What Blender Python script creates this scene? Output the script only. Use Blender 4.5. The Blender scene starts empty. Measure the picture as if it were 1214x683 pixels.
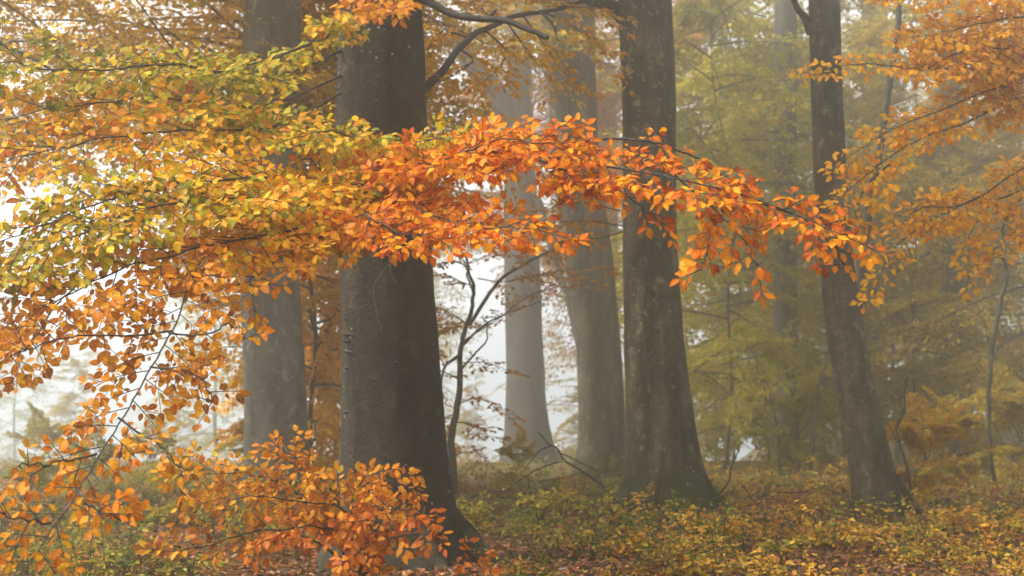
import bpy, math, random
import numpy as np
from mathutils import Vector

# ------------------------------------------------------------------ basics
scene = bpy.context.scene
COL = scene.collection
F, CX, CY = 1668.0, 607.0, 341.5          # focal length / centre in photo pixels
CAMZ = 1.6
PITCH = math.atan(128.0 / F)
FW = np.array([0, math.cos(PITCH), math.sin(PITCH)])
UPV = np.array([0, -math.sin(PITCH), math.cos(PITCH)])
RT = np.array([1.0, 0, 0])


def P(u, v, D):
    """world point seen at photo pixel (u, v) at distance Y = D in front of the camera"""
    d = FW + RT * ((u - CX) / F) + UPV * ((CY - v) / F)
    return np.array([0, 0, CAMZ]) + d * (D / d[1])


def hash_noise(x, y, s=1.0):
    x = np.asarray(x, float) * s; y = np.asarray(y, float) * s
    return (np.sin(1.7 * x + 0.9 * y + 1.3) + np.sin(-1.1 * x + 2.3 * y + 4.1) * 0.7
            + np.sin(3.1 * x - 2.6 * y + 0.4) * 0.45 + np.sin(4.3 * x + 3.7 * y + 2.2) * 0.3) / 2.45


def sstep(a, b, x):
    t = np.clip((np.asarray(x, float) - a) / (b - a), 0, 1)
    return t * t * (3 - 2 * t)


def ground(x, y):
    """gentle forest floor that drops away into the clearing behind on the left"""
    x = np.asarray(x, float); y = np.asarray(y, float)
    g = 0.05 * hash_noise(x, y, 0.55) + 0.035 * hash_noise(x + 9, y - 4, 1.7)
    g = g - .0284 * np.clip(y - 19, 0, 42)
    fall = np.clip(y - 59, 0, 60)
    w = 1 - sstep(8.0, 20.0, x)
    g = g - w * .17 * fall * sstep(0, 8, fall) + (1 - w) * .01 * fall
    return g


def link(o, parent=None):
    COL.objects.link(o)
    if parent is not None:
        o.parent = parent
    return o


def tag(o, label=None, cat=None, group=None, kind=None):
    if label: o['label'] = label
    if cat: o['category'] = cat
    if group: o['group'] = group
    if kind: o['kind'] = kind
    return o


def empty(name, loc, label, cat, group=None):
    o = bpy.data.objects.new(name, None)
    o.empty_display_size = 0.2
    link(o); o.location = loc
    return tag(o, label, cat, group)


class Buf:
    """collects verts / quads / tris / colours, then links them as one mesh object"""
    def __init__(self):
        self.v, self.q, self.t, self.c, self.a, self.n = [], [], [], [], [], 0

    def add(self, v, q=None, t=None, c=None, a=None):
        v = np.asarray(v, float).reshape(-1, 3)
        if q is not None and len(q): self.q.append(np.asarray(q, int) + self.n)
        if t is not None and len(t): self.t.append(np.asarray(t, int) + self.n)
        self.c.append(np.ones((len(v), 3)) if c is None else np.asarray(c, float))
        self.a.append(np.ones(len(v)) if a is None else np.asarray(a, float))
        self.v.append(v); self.n += len(v)

    def mesh(self, name, mat, origin=(0, 0, 0), smooth=True):
        me = bpy.data.meshes.new(name)
        v = np.concatenate(self.v) - np.asarray(origin, float)
        c = np.concatenate(self.c)
        q = np.concatenate(self.q) if self.q else np.zeros((0, 4), int)
        t = np.concatenate(self.t) if self.t else np.zeros((0, 3), int)
        me.vertices.add(len(v)); me.vertices.foreach_set('co', v.astype(np.float32).ravel())
        me.loops.add(q.size + t.size); me.polygons.add(len(q) + len(t))
        me.loops.foreach_set('vertex_index', np.concatenate([q.ravel(), t.ravel()]).astype(np.int32))
        starts = np.concatenate([np.arange(len(q)) * 4, q.size + np.arange(len(t)) * 3])
        tot = np.concatenate([np.full(len(q), 4), np.full(len(t), 3)])
        me.polygons.foreach_set('loop_start', starts.astype(np.int32))
        me.polygons.foreach_set('loop_total', tot.astype(np.int32))
        me.polygons.foreach_set('use_smooth', np.full(len(tot), smooth))
        a = me.color_attributes.new('tone', 'FLOAT_COLOR', 'POINT')
        a.data.foreach_set('color', np.concatenate([c, np.concatenate(self.a)[:, None]], 1).astype(np.float32).ravel())
        me.update(calc_edges=True); me.validate()
        me.materials.append(mat)
        return me

    def build(self, name, mat, parent=None, origin=(0, 0, 0), smooth=True):
        o = bpy.data.objects.new(name, self.mesh(name, mat, origin, smooth))
        return link(o, parent)


# ------------------------------------------------------------------ shapes
def smooth_line(pts, n):
    """Catmull-Rom through the points, n samples"""
    p = np.asarray(pts, float)
    if len(p) == 2:
        t = np.linspace(0, 1, n)[:, None]
        return p[0] * (1 - t) + p[1] * t
    e = np.vstack([2 * p[0] - p[1], p, 2 * p[-1] - p[-2]])
    out = []
    for s in np.linspace(0, len(p) - 1 - 1e-6, n):
        i = int(s); f = s - i
        a, b, c, d = e[i], e[i + 1], e[i + 2], e[i + 3]
        out.append(0.5 * (2 * b + (c - a) * f + (2 * a - 5 * b + 4 * c - d) * f * f + (3 * b - a - 3 * c + d) * f ** 3))
    return np.array(out)


def tube(buf, pts, r0, r1, sides=5, col=None, power=1.0):
    p = np.asarray(pts, float); n = len(p)
    d = np.gradient(p, axis=0); d /= np.linalg.norm(d, axis=1)[:, None] + 1e-9
    ref = np.array([0.31, 0.2, 0.93]) if abs(d[:, 2]).mean() < 0.8 else np.array([0.9, 0.3, 0.1])
    a = np.cross(d, ref); a /= np.linalg.norm(a, axis=1)[:, None] + 1e-9
    b = np.cross(d, a)
    th = np.arange(sides) * 2 * math.pi / sides
    if np.ndim(r0): r = np.asarray(r0, float)
    else: r = r0 + (r1 - r0) * np.linspace(0, 1, n) ** power
    v = p[:, None] + r[:, None, None] * (a[:, None] * np.cos(th)[None, :, None] + b[:, None] * np.sin(th)[None, :, None])
    i = np.arange(n - 1)[:, None] * sides; j = np.arange(sides)[None]; k = (j + 1) % sides
    q = np.stack([i + j, i + k, i + sides + k, i + sides + j], -1).reshape(-1, 4)
    v = v.reshape(-1, 3)
    tip = np.array([p[-1] + d[-1] * r[-1]])
    v = np.vstack([v, tip])
    base = (n - 1) * sides
    t = np.stack([base + j[0], base + k[0], np.full(sides, n * sides)], -1)
    buf.add(v, q, t, None if col is None else np.tile(col, (len(v), 1)))


def leaf_templates(rng, kinds=9):
    """beech leaf: oval, folded along the midrib, wavy rim, curled tip (unit length)"""
    out = []
    ts = np.array([0.0, .1, .26, .45, .64, .82, .94, 1.0])
    ws = np.array([0.0, .12, .235, .275, .24, .15, .06, 0.0])
    for k in range(kinds):
        fold = rng.uniform(.02, .42); curl = rng.uniform(-.35, .75); wav = rng.uniform(.01, .05); twist = rng.uniform(-.5, .5)
        wide = rng.uniform(.85, 1.15); bend = rng.uniform(-.12, .12)
        V, E = [], []
        for i, (t, w) in enumerate(zip(ts, ws)):
            zc = -curl * t * t * .5
            for s in (-1, 0, 1):
                ww = w * wide * s
                z = zc + abs(s) * w * fold + wav * math.sin(9 * t + k + s) * abs(s) + twist * ww * t * .6
                V.append((t * (1 - .1 * abs(curl)), ww + bend * math.sin(math.pi * t), z)); E.append(abs(s))
        V = np.array(V); Q = []
        for i in range(len(ts) - 1):
            for s in (0, 1):
                a = i * 3 + s
                Q.append((a, a + 3, a + 4, a + 1))
        out.append((V, np.array(Q), np.array(E, float)))
    return out


LOWQ = np.array([(0, 1, 2, 3), (0, 3, 4, 5)])


def low_templates(rng, kinds=4):
    out = []
    for k in range(kinds):
        f = rng.uniform(.03, .16); c = rng.uniform(-.1, .2); w = rng.uniform(.25, .31)
        V = np.array([(0, 0, 0), (.33, -w, f), (.72, -w * .8, f - c * .5), (1, 0, -c), (.72, w * .8, f - c * .5), (.33, w, f)])
        out.append((V, LOWQ, np.array([0, 1, 1, .3, 1, 1.0])))
    return out


RG = random.Random(5)
HI = leaf_templates(RG)
LO = low_templates(RG)


def put_leaves(buf, nrng, pos, dirs, nrm, size, cols, temps, rim=0.25):
    pos = np.asarray(pos, float); dirs = np.asarray(dirs, float); nrm = np.asarray(nrm, float)
    size = np.asarray(size, float); cols = np.asarray(cols, float)
    x = dirs / (np.linalg.norm(dirs, axis=1)[:, None] + 1e-9)
    z = nrm - x * (nrm * x).sum(1)[:, None]
    z /= np.linalg.norm(z, axis=1)[:, None] + 1e-9
    y = np.cross(z, x)
    which = nrng.integers(0, len(temps), len(pos))
    rimv = nrng.uniform(-2.2 * rim, .6 * rim, len(pos))
    for k, (V, Q, E) in enumerate(temps):
        m = np.where(which == k)[0]
        if not len(m): continue
        loc = (x[m][:, None] * V[None, :, 0, None] + y[m][:, None] * V[None, :, 1, None] + z[m][:, None] * V[None, :, 2, None])
        v = pos[m][:, None] + loc * size[m][:, None, None]
        n = len(V)
        q = (Q[None] + (np.arange(len(m)) * n)[:, None, None]).reshape(-1, 4)
        # leaves yellow or brown from the rim inwards
        sh = 1 + rimv[m][:, None] * E[None]
        c = cols[m][:, None] * np.stack([1 + (sh - 1) * .4, sh, sh], -1)
        buf.add(v.reshape(-1, 3), q, None, np.clip(c, 0, .9).reshape(-1, 3), np.tile(E, len(m)))


class Grown:
    def __init__(self):
        self.pos, self.dir, self.nrm, self.size, self.wood = [], [], [], [], []


def unit(v):
    return v / (np.linalg.norm(v) + 1e-9)


def grow_twig(g, rng, start, d, L, up, droop, leaf_gap, leaf_len, r, sub, sub_gap, bare=0.0, jit=.35):
    n = 6
    side0 = unit(np.cross(up, d)); wob = rng.gauss(0, .12)
    s = np.linspace(0, 1, n)[:, None] * L
    pts = start + d * s + np.array([0, 0, -1.0]) * (droop * s * s) + side0 * (wob * s * s)
    g.wood.append((pts, r, .0016))
    acc = leaf_gap * rng.uniform(.2, 1); sgn = rng.choice((-1, 1))
    seg = np.linalg.norm(np.diff(pts, axis=0), axis=1); cum = np.concatenate([[0], np.cumsum(seg)])
    total = cum[-1]

    def at(t):
        i = min(np.searchsorted(cum, t) - 1, n - 2); i = max(i, 0)
        f = (t - cum[i]) / (seg[i] + 1e-9)
        return pts[i] * (1 - f) + pts[i + 1] * f, unit(pts[i + 1] - pts[i])
    while acc < total:
        p, dd = at(acc)
        if acc / total > bare:
            sd = unit(np.cross(up, dd)) * sgn
            ld = dd * .62 + sd * .8 + np.array([rng.gauss(0, .22), rng.gauss(0, .22), rng.gauss(-.16, .24)])
            nn = up + np.array([rng.gauss(0, jit), rng.gauss(0, jit), rng.gauss(0, jit)])
            sz = leaf_len * rng.uniform(.5, 1.18)
            g.pos.append(p + unit(ld) * .012); g.dir.append(ld); g.nrm.append(nn); g.size.append(sz)
        sgn = -sgn
        acc += leaf_gap * rng.uniform(.7, 1.3)
    p, dd = at(total * .999)
    g.pos.append(p); g.dir.append(dd + np.array([0, 0, -.2])); g.nrm.append(up + np.array([rng.gauss(0, .3) for _ in range(3)])); g.size.append(leaf_len * rng.uniform(.8, 1.1))
    if sub > 0 and total > .16:
        t = sub_gap * rng.uniform(.6, 1.2); sg = rng.choice((-1, 1))
        while t < total * .9:
            p, dd = at(t)
            ang = math.radians(rng.uniform(35, 60))
            sd = unit(np.cross(up, dd)) * sg
            nd = unit(dd * math.cos(ang) + sd * math.sin(ang) + up * rng.gauss(0, .18))
            grow_twig(g, rng, p, nd, (total - t) * rng.uniform(.35, .7) + .05, up, droop * 1.2, leaf_gap, leaf_len, max(r * .6, .002), sub - 1, sub_gap, 0, jit)
            sg = -sg; t += sub_gap * rng.uniform(.7, 1.3)


def grow_spray(rng, spine, up, twig_len, gap, leaf_gap=.055, leaf_len=.09, r0=.02, r1=.004, start=0.0, sub=1, sub_gap=.16,
               droop=.15, jit=.4, ang=(40, 65), upjit=.2):
    """a beech spray: twigs alternate left and right of the spine in one leaning plane"""
    g = Grown()
    spine = np.asarray(spine, float); up = unit(np.asarray(up, float))
    seg = np.linalg.norm(np.diff(spine, axis=0), axis=1); cum = np.concatenate([[0], np.cumsum(seg)]); T = cum[-1]
    g.spine = (spine, r0, r1)
    t = max(start * T, gap * .5); sg = rng.choice((-1, 1))
    while t < T:
        i = max(min(np.searchsorted(cum, t) - 1, len(seg) - 1), 0); f = (t - cum[i]) / (seg[i] + 1e-9)
        p = spine[i] * (1 - f) + spine[i + 1] * f; d = unit(spine[i + 1] - spine[i])
        u2 = unit(up + np.array([rng.gauss(0, upjit) for _ in range(3)]))
        a = math.radians(rng.uniform(*ang))
        sd = unit(np.cross(u2, d)) * sg
        L = twig_len(t / T) * rng.uniform(.55, 1.15)
        grow_twig(g, rng, p, unit(d * math.cos(a) + sd * math.sin(a)), L, u2, droop, leaf_gap, leaf_len, max(.003, min(.008, L * .009)), sub, sub_gap, .05, jit)
        sg = -sg; t += gap * rng.uniform(.7, 1.3)
    # tip
    grow_twig(g, rng, spine[-1], unit(spine[-1] - spine[-2]), twig_len(1.0) * .8 + .05, up, droop, leaf_gap, leaf_len, r1, sub, sub_gap, 0, jit)
    for k in ('pos', 'dir', 'nrm', 'size'):
        setattr(g, k, np.array(getattr(g, k)))
    return g


def pick(nrng, pal, n):
    cols = np.array([c for c, w in pal]); w = np.array([w for c, w in pal], float); w /= w.sum()
    c = cols[nrng.choice(len(cols), n, p=w)]
    m = nrng.uniform(0, .35, (n, 1))
    c = c * (1 - m) + cols[nrng.choice(len(cols), n, p=w)] * m
    return c * nrng.uniform(.85, 1.12, (n, 1))


# ------------------------------------------------------------------ materials
def nodes(name):
    m = bpy.data.materials.new(name); m.use_nodes = True
    nt = m.node_tree; nt.nodes.clear()
    out = nt.nodes.new('ShaderNodeOutputMaterial')
    return m, nt, out


def N(nt, kind, **kw):
    n = nt.nodes.new(kind)
    for k, v in kw.items():
        if k in n.inputs: n.inputs[k].default_value = v
        else: setattr(n, k, v)
    return n


def mixc(nt, fac, a, b, mode='MIX'):
    n = nt.nodes.new('ShaderNodeMix'); n.data_type = 'RGBA'; n.blend_type = mode; n.clamp_factor = True
    for sock, val in ((n.inputs[0], fac), (n.inputs[6], a), (n.inputs[7], b)):
        if hasattr(val, 'links'): nt.links.new(val, sock)
        elif isinstance(val, (int, float)): sock.default_value = val
        else: sock.default_value = (*val, 1)
    return n.outputs[2]


def ramp(nt, src, stops):
    r = nt.nodes.new('ShaderNodeValToRGB'); nt.links.new(src, r.inputs[0])
    e = r.color_ramp.elements
    while len(e) < len(stops): e.new(.5)
    for i, (p, c) in enumerate(stops):
        e[i].position = p; e[i].color = (*c, 1) if not isinstance(c, (int, float)) else (c, c, c, 1)
    return r.outputs[0]


def leaf_material(name, trans=.4, rough=.42, spec=.4, tint=True):
    m, nt, out = nodes(name)
    at = N(nt, 'ShaderNodeAttribute', attribute_name='tone')
    tc = N(nt, 'ShaderNodeNewGeometry')
    no = N(nt, 'ShaderNodeTexNoise', Scale=95.0, Detail=2.0)
    nt.links.new(tc.outputs['Position'], no.inputs['Vector'])
    f = ramp(nt, no.outputs['Fac'], [(.30, (.42, .32, .3)), (.42, (.82, .76, .74)), (.6, (1.0, 1.0, 1.0))])
    c = mixc(nt, 1.0, at.outputs['Color'], f, 'MULTIPLY')
    n2 = N(nt, 'ShaderNodeTexNoise', Scale=16.0, Detail=2.0); nt.links.new(tc.outputs['Position'], n2.inputs['Vector'])
    c = mixc(nt, 1.0, c, ramp(nt, n2.outputs['Fac'], [(.36, (.86, .78, .8)), (.62, (1.0, 1.06, 1.0))]), 'MULTIPLY')
    rib = ramp(nt, at.outputs['Alpha'], [(0.02, .32), (.14, 0.0)])
    c = mixc(nt, rib, c, (.66, .40, .05))
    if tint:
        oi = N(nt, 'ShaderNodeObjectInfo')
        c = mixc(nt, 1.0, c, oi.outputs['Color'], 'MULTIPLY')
    b = N(nt, 'ShaderNodeBsdfPrincipled', Roughness=rough)
    b.inputs['Specular IOR Level'].default_value = spec
    nt.links.new(c, b.inputs['Base Color'])
    t = N(nt, 'ShaderNodeBsdfTranslucent'); nt.links.new(c, t.inputs['Color'])
    mx = N(nt, 'ShaderNodeMixShader'); mx.inputs[0].default_value = trans
    nt.links.new(b.outputs[0], mx.inputs[1]); nt.links.new(t.outputs[0], mx.inputs[2])
    nt.links.new(mx.outputs[0], out.inputs['Surface'])
    return m


def bark_material(name, dark, light, moss=.6, spots=.5, moss_top=1.0, bump=.35, streak=.5):
    m, nt, out = nodes(name)
    tc = N(nt, 'ShaderNodeTexCoord')

    def noise(scale, sc, det=4.0, rough=.6):
        mp = N(nt, 'ShaderNodeMapping'); mp.inputs['Scale'].default_value = sc
        nt.links.new(tc.outputs['Object'], mp.inputs['Vector'])
        n = N(nt, 'ShaderNodeTexNoise', Scale=scale, Detail=det, Roughness=rough)
        nt.links.new(mp.outputs[0], n.inputs['Vector']); return n.outputs['Fac']
    blot = noise(3.2, (1, 1, .45), 6, .65)
    fine = noise(30, (1, 1, .8), 4, .7)
    wrin = noise(2.2, (1.4, 1.4, 6.5), 6, .75)
    strk = noise(5.0, (1.6, 1.6, .16), 3)
    c = mixc(nt, ramp(nt, blot, [(.36, 0.0), (.64, 1.0)]), dark, light)
    c = mixc(nt, ramp(nt, fine, [(.42, .55), (.62, 0.0)]), c, tuple(x * .55 for x in dark))
    c = mixc(nt, ramp(nt, wrin, [(.30, .45), (.42, 0.0)]), c, tuple(x * .6 for x in dark))
    g = tuple(a * b for a, b in zip(dark, (.50, .56, .35)))
    sf = ramp(nt, strk, [(.48, 0.0), (.7, streak)])
    c = mixc(nt, sf, c, g)
    stain = noise(1.5, (1.5, 1.5, .35), 5, .7)
    c = mixc(nt, ramp(nt, stain, [(.46, 0.0), (.62, .75)]), c, tuple(x * .38 for x in dark))
    crea = noise(2.6, (.55, .55, 5.0), 5, .7)
    c = mixc(nt, ramp(nt, crea, [(.475, 0.0), (.497, .7), (.52, 0.0)]), c, tuple(x * .4 for x in dark))
    pale = noise(7.0, (1, 1, .8), 5, .7)
    c = mixc(nt, ramp(nt, pale, [(.56, 0.0), (.68, .55)]), c, tuple(min(1, x * 2.0) for x in light))
    # moss creeping up from the roots
    sep = N(nt, 'ShaderNodeSeparateXYZ'); nt.links.new(tc.outputs['Object'], sep.inputs[0])
    ml = noise(4.5, (1, 1, .7), 5, .7)
    ma = N(nt, 'ShaderNodeMath', operation='MULTIPLY_ADD'); nt.links.new(ml, ma.inputs[0]); ma.inputs[1].default_value = -2.2 * moss_top
    nt.links.new(sep.outputs['Z'], ma.inputs[2])
    mm = ramp(nt, ma.outputs[0], [(0.0, moss), (.35, 0.0)])
    # the ramp only reads 0..1: shift so that the moss ends about moss_top above the ground
    ma2 = N(nt, 'ShaderNodeMath', operation='ADD'); nt.links.new(ma.outputs[0], ma2.inputs[0]); ma2.inputs[1].default_value = .75 * moss_top
    nt.links.new(ma2.outputs[0], mm.node.inputs[0])
    mcol = mixc(nt, fine, (.006, .008, .002), (.036, .042, .010))
    c = mixc(nt, mm, c, mcol)
    # pale lichen dots
    vo = N(nt, 'ShaderNodeTexVoronoi', Scale=13.0, Randomness=1.0); nt.links.new(tc.outputs['Object'], vo.inputs['Vector'])
    sp = ramp(nt, vo.outputs['Distance'], [(.13, 1.0), (.20, 0.0)])
    cs = N(nt, 'ShaderNodeSeparateColor'); nt.links.new(vo.outputs['Color'], cs.inputs[0])
    keep = ramp(nt, cs.outputs[0], [(.55, 0.0), (.62, 1.0)])
    msk = ramp(nt, noise(1.6, (1, 1, .6), 2), [(.52, 0.0), (.60, spots)])
    mu = N(nt, 'ShaderNodeMath', operation='MULTIPLY'); nt.links.new(sp, mu.inputs[0]); nt.links.new(keep, mu.inputs[1])
    mu2 = N(nt, 'ShaderNodeMath', operation='MULTIPLY'); nt.links.new(mu.outputs[0], mu2.inputs[0]); nt.links.new(msk, mu2.inputs[1])
    c = mixc(nt, mu2.outputs[0], c, (.30, .30, .25))
    b = N(nt, 'ShaderNodeBsdfPrincipled', Roughness=.8); b.inputs['Specular IOR Level'].default_value = .25
    nt.links.new(c, b.inputs['Base Color'])
    ad = N(nt, 'ShaderNodeMath', operation='MULTIPLY_ADD'); nt.links.new(wrin, ad.inputs[0]); ad.inputs[1].default_value = .45; nt.links.new(fine, ad.inputs[2])
    bp = N(nt, 'ShaderNodeBump', Strength=bump, Distance=.03); nt.links.new(ad.outputs[0], bp.inputs['Height'])
    nt.links.new(bp.outputs[0], b.inputs['Normal'])
    nt.links.new(b.outputs[0], out.inputs['Surface'])
    return m


def twig_material():
    m, nt, out = nodes('twig_bark')
    tc = N(nt, 'ShaderNodeTexCoord')
    n = N(nt, 'ShaderNodeTexNoise', Scale=22.0, Detail=4.0); nt.links.new(tc.outputs['Object'], n.inputs['Vector'])
    c = ramp(nt, n.outputs['Fac'], [(.35, (.010, .008, .006)), (.6, (.026, .020, .015)), (.74, (.055, .052, .04))])
    b = N(nt, 'ShaderNodeBsdfPrincipled', Roughness=.75); b.inputs['Specular IOR Level'].default_value = .3
    nt.links.new(c, b.inputs['Base Color'])
    bp = N(nt, 'ShaderNodeBump', Strength=.5, Distance=.01); nt.links.new(n.outputs['Fac'], bp.inputs['Height']); nt.links.new(bp.outputs[0], b.inputs['Normal'])
    nt.links.new(b.outputs[0], out.inputs['Surface'])
    return m


def ground_material():
    m, nt, out = nodes('forest_floor')
    tc = N(nt, 'ShaderNodeTexCoord')
    n1 = N(nt, 'ShaderNodeTexNoise', Scale=1.1, Detail=6.0); n2 = N(nt, 'ShaderNodeTexNoise', Scale=24.0, Detail=5.0, Roughness=.7)
    vo = N(nt, 'ShaderNodeTexVoronoi', Scale=14.0)
    for n in (n1, n2, vo): nt.links.new(tc.outputs['Object'], n.inputs['Vector'])
    lit = mixc(nt, n2.outputs['Fac'], (.02, .011, .005), (.085, .04, .014))
    cs = N(nt, 'ShaderNodeSeparateColor'); nt.links.new(vo.outputs['Color'], cs.inputs[0])
    lit = mixc(nt, ramp(nt, cs.outputs[0], [(.6, 0.0), (.8, .6)]), lit, (.16, .07, .02))
    mos = mixc(nt, n2.outputs['Fac'], (.02, .024, .006), (.07, .075, .018))
    c = mixc(nt, ramp(nt, n1.outputs['Fac'], [(.45, 0.0), (.58, 1.0)]), lit, mos)
    b = N(nt, 'ShaderNodeBsdfPrincipled', Roughness=.9); b.inputs['Specular IOR Level'].default_value = .2
    nt.links.new(c, b.inputs['Base Color'])
    bp = N(nt, 'ShaderNodeBump', Strength=.8, Distance=.06); nt.links.new(n2.outputs['Fac'], bp.inputs['Height']); nt.links.new(bp.outputs[0], b.inputs['Normal'])
    nt.links.new(b.outputs[0], out.inputs['Surface'])
    return m


M_NEAR = leaf_material('near_leaf', .45, .5, .10)
M_FAR = leaf_material('far_leaf', .6, .55, .12)
M_HERB = leaf_material('herb_leaf', .4, .5, .15)
M_LITTER = leaf_material('litter_leaf', .05, .5, .4)
M_TWIG = twig_material()
M_GROUND = ground_material()
BARK_MAIN = bark_material('dark_beech_bark', (.010, .0078, .004), (.046, .037, .019), .25, .9, .7, .9, .8)
BARK_GREY = bark_material('grey_beech_bark', (.10, .092, .075), (.20, .186, .158), .4, .6, .7, .6, .5)
BARK_BROWN = bark_material('brown_beech_bark', (.030, .024, .010), (.150, .122, .070), .95, 1.0, 1.1, .7, .7)
BARK_RIDGED = bark_material('ridged_bark', (.045, .037, .019), (.155, .125, .075), .5, .5, .6, 1.0, .7)
BARK_FAR = bark_material('far_bark', (.04, .034, .026), (.075, .064, .05), .5, .2, .8, .3, .4)

# leaf colours (linear, real leaf colours)
YG = [((.36, .34, .010), 3.4), ((.60, .46, .010), 3.6), ((.74, .43, .008), 3), ((.15, .19, .014), 2.4), ((.66, .27, .01), 1.4), ((.42, .10, .008), .25)]
GY = [((.30, .31, .012), 4), ((.52, .43, .012), 2.6), ((.70, .45, .010), 2), ((.13, .17, .014), 2.2), ((.56, .24, .01), .8)]
YO = [((.78, .43, .006), 4.4), ((.78, .33, .005), 3.6), ((.46, .39, .010), 2), ((.72, .22, .008), 1.8), ((.50, .09, .006), .25)]
ORG = [((.80, .245, .004), 4), ((.62, .115, .004), 2.2), ((.82, .38, .006), 3.2), ((.46, .07, .005), .9), ((.24, .05, .006), .5)]
BRN = [((.58, .24, .010), 4), ((.42, .13, .008), 3), ((.66, .32, .010), 2), ((.22, .065, .006), 1.4)]
DEEP = [((.62, .18, .007), 4), ((.46, .10, .006), 3), ((.66, .28, .010), 1.8), ((.26, .05, .006), 1.3)]
AMB = [((.74, .30, .009), 4), ((.66, .21, .008), 2.5), ((.70, .38, .012), 2), ((.46, .14, .008), .8)]


# ------------------------------------------------------------------ trunks
def trunk_mesh(prof, D, mat, name, parent, top=14.0, seg=40, lobes=5, seed=1, flare=.16, depth_top=0.0, origin=None, base_z=None):
    """prof: rows of (photo y, left x, right x) of the outline at distance D, from the top down"""
    rng = random.Random(seed)
    pr = []
    for v, l, r in prof:
        c = P((l + r) / 2, v, D); rad = (r - l) / 2 * D / F
        pr.append((c[2], c[0], rad))
    pr.sort()
    z = np.array([a[0] for a in pr]); x = np.array([a[1] for a in pr]); r = np.array([a[2] for a in pr])
    gz = float(ground(x[0], D)) if base_z is None else base_z
    z0 = gz - .35
    sl = np.clip((x[-1] - x[-2]) / (z[-1] - z[-2]), -.06, .06); sr = -.035
    zz = np.arange(z0, top, .12)
    # smooth outline through the measured rows
    fine = np.linspace(z[0], z[-1], 160)
    xf = np.interp(fine, z, x); rf = np.interp(fine, z, r)
    ker = np.hanning(17); ker /= ker.sum()
    xf = np.convolve(np.pad(xf, 8, mode='edge'), ker, 'valid'); rf = np.convolve(np.pad(rf, 8, mode='edge'), ker, 'valid')
    xs = np.interp(zz, fine, xf); rs = np.interp(zz, fine, rf)
    up = zz > z[-1]
    xs[up] = x[-1] + sl * (zz[up] - z[-1]); rs[up] = np.maximum(r[-1] + sr * (zz[up] - z[-1]), .05)
    below = np.clip(gz + .05 - zz, 0, 1); rs = rs * (1 + below * .5)
    ys = np.full_like(zz, D) + depth_top * np.clip((zz - gz) / 10, 0, 2)
    th = np.arange(seg) * 2 * math.pi / seg
    ph = [rng.uniform(0, 6.28) for _ in range(8)]
    h = np.clip(zz - gz, 0, 50)[:, None]
    lob = (np.cos(lobes * th + ph[0]) * .6 + np.cos((lobes - 2) * th + ph[1]) * .4 + np.cos((lobes + 3) * th + ph[2]) * .35)[None]
    rr = rs[:, None] * (1 + flare * np.exp(-h / .38) * lob
                        + .018 * np.sin(2 * th[None] + zz[:, None] * .8 + ph[3]) + .012 * np.sin(3 * th[None] - zz[:, None] * 1.9 + ph[4])
                        + .007 * np.sin(7 * th[None] + 4.1 * np.sin(zz[:, None] * 1.3) + ph[5])
                        + .006 * np.sin(zz[:, None] * 9 + 2 * np.sin(th[None] * 2 + ph[6])))
    v = np.stack([xs[:, None] + rr * np.cos(th)[None], ys[:, None] + rr * np.sin(th)[None], np.repeat(zz[:, None], seg, 1)], -1).reshape(-1, 3)
    n = len(zz); i = np.arange(n - 1)[:, None] * seg; j = np.arange(seg)[None]; k = (j + 1) % seg
    q = np.stack([i + j, i + k, i + seg + k, i + seg + j], -1).reshape(-1, 4)
    b = Buf(); b.add(v, q)
    o = b.build(name, mat, parent, origin if origin is not None else (0, 0, 0))
    return o, (zz, xs, ys, rs)


def limb(buf, pts, r0, r1, seed=0, n=26, sides=9, kink=.012, power=1.0):
    rng = np.random.default_rng(seed)
    p = smooth_line(pts, n)
    p = p + np.cumsum(rng.normal(0, kink * .35, p.shape), 0) * np.linspace(0, 1, n)[:, None] ** .5
    tube(buf, p, r0, r1, sides, power=power)
    return p


# ------------------------------------------------------------------ ground
def build_ground():
    def axis(lo, hi, a, b, fine, coarse):
        return np.unique(np.concatenate([np.arange(lo, a, coarse), np.arange(a, b, fine), np.arange(b, hi + .1, coarse)]))
    xs = axis(-90, 90, -16, 20, .25, 4.0); ys = axis(-30, 98, 8, 62, .25, 4.0)
    X, Y = np.meshgrid(xs, ys)
    Z = ground(X, Y) + .018 * hash_noise(X, Y, 5.3)
    v = np.stack([X, Y, Z], -1).reshape(-1, 3)
    w = len(xs); i = np.arange(len(ys) - 1)[:, None] * w; j = np.arange(w - 1)[None]
    q = np.stack([i + j, i + j + 1, i + w + j + 1, i + w + j], -1).reshape(-1, 4)
    b = Buf(); b.add(v, q)
    tag(b.build('ground', M_GROUND), kind='structure')


build_ground()

# ------------------------------------------------------------------ the big dark beech in front
def base_of(u, D):
    x = P(u, 469, D)[0]
    return np.array([x, D, float(ground(x, D))])


def px_line(rows, n=40):
    return smooth_line([P(*r) for r in rows], n)


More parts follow.
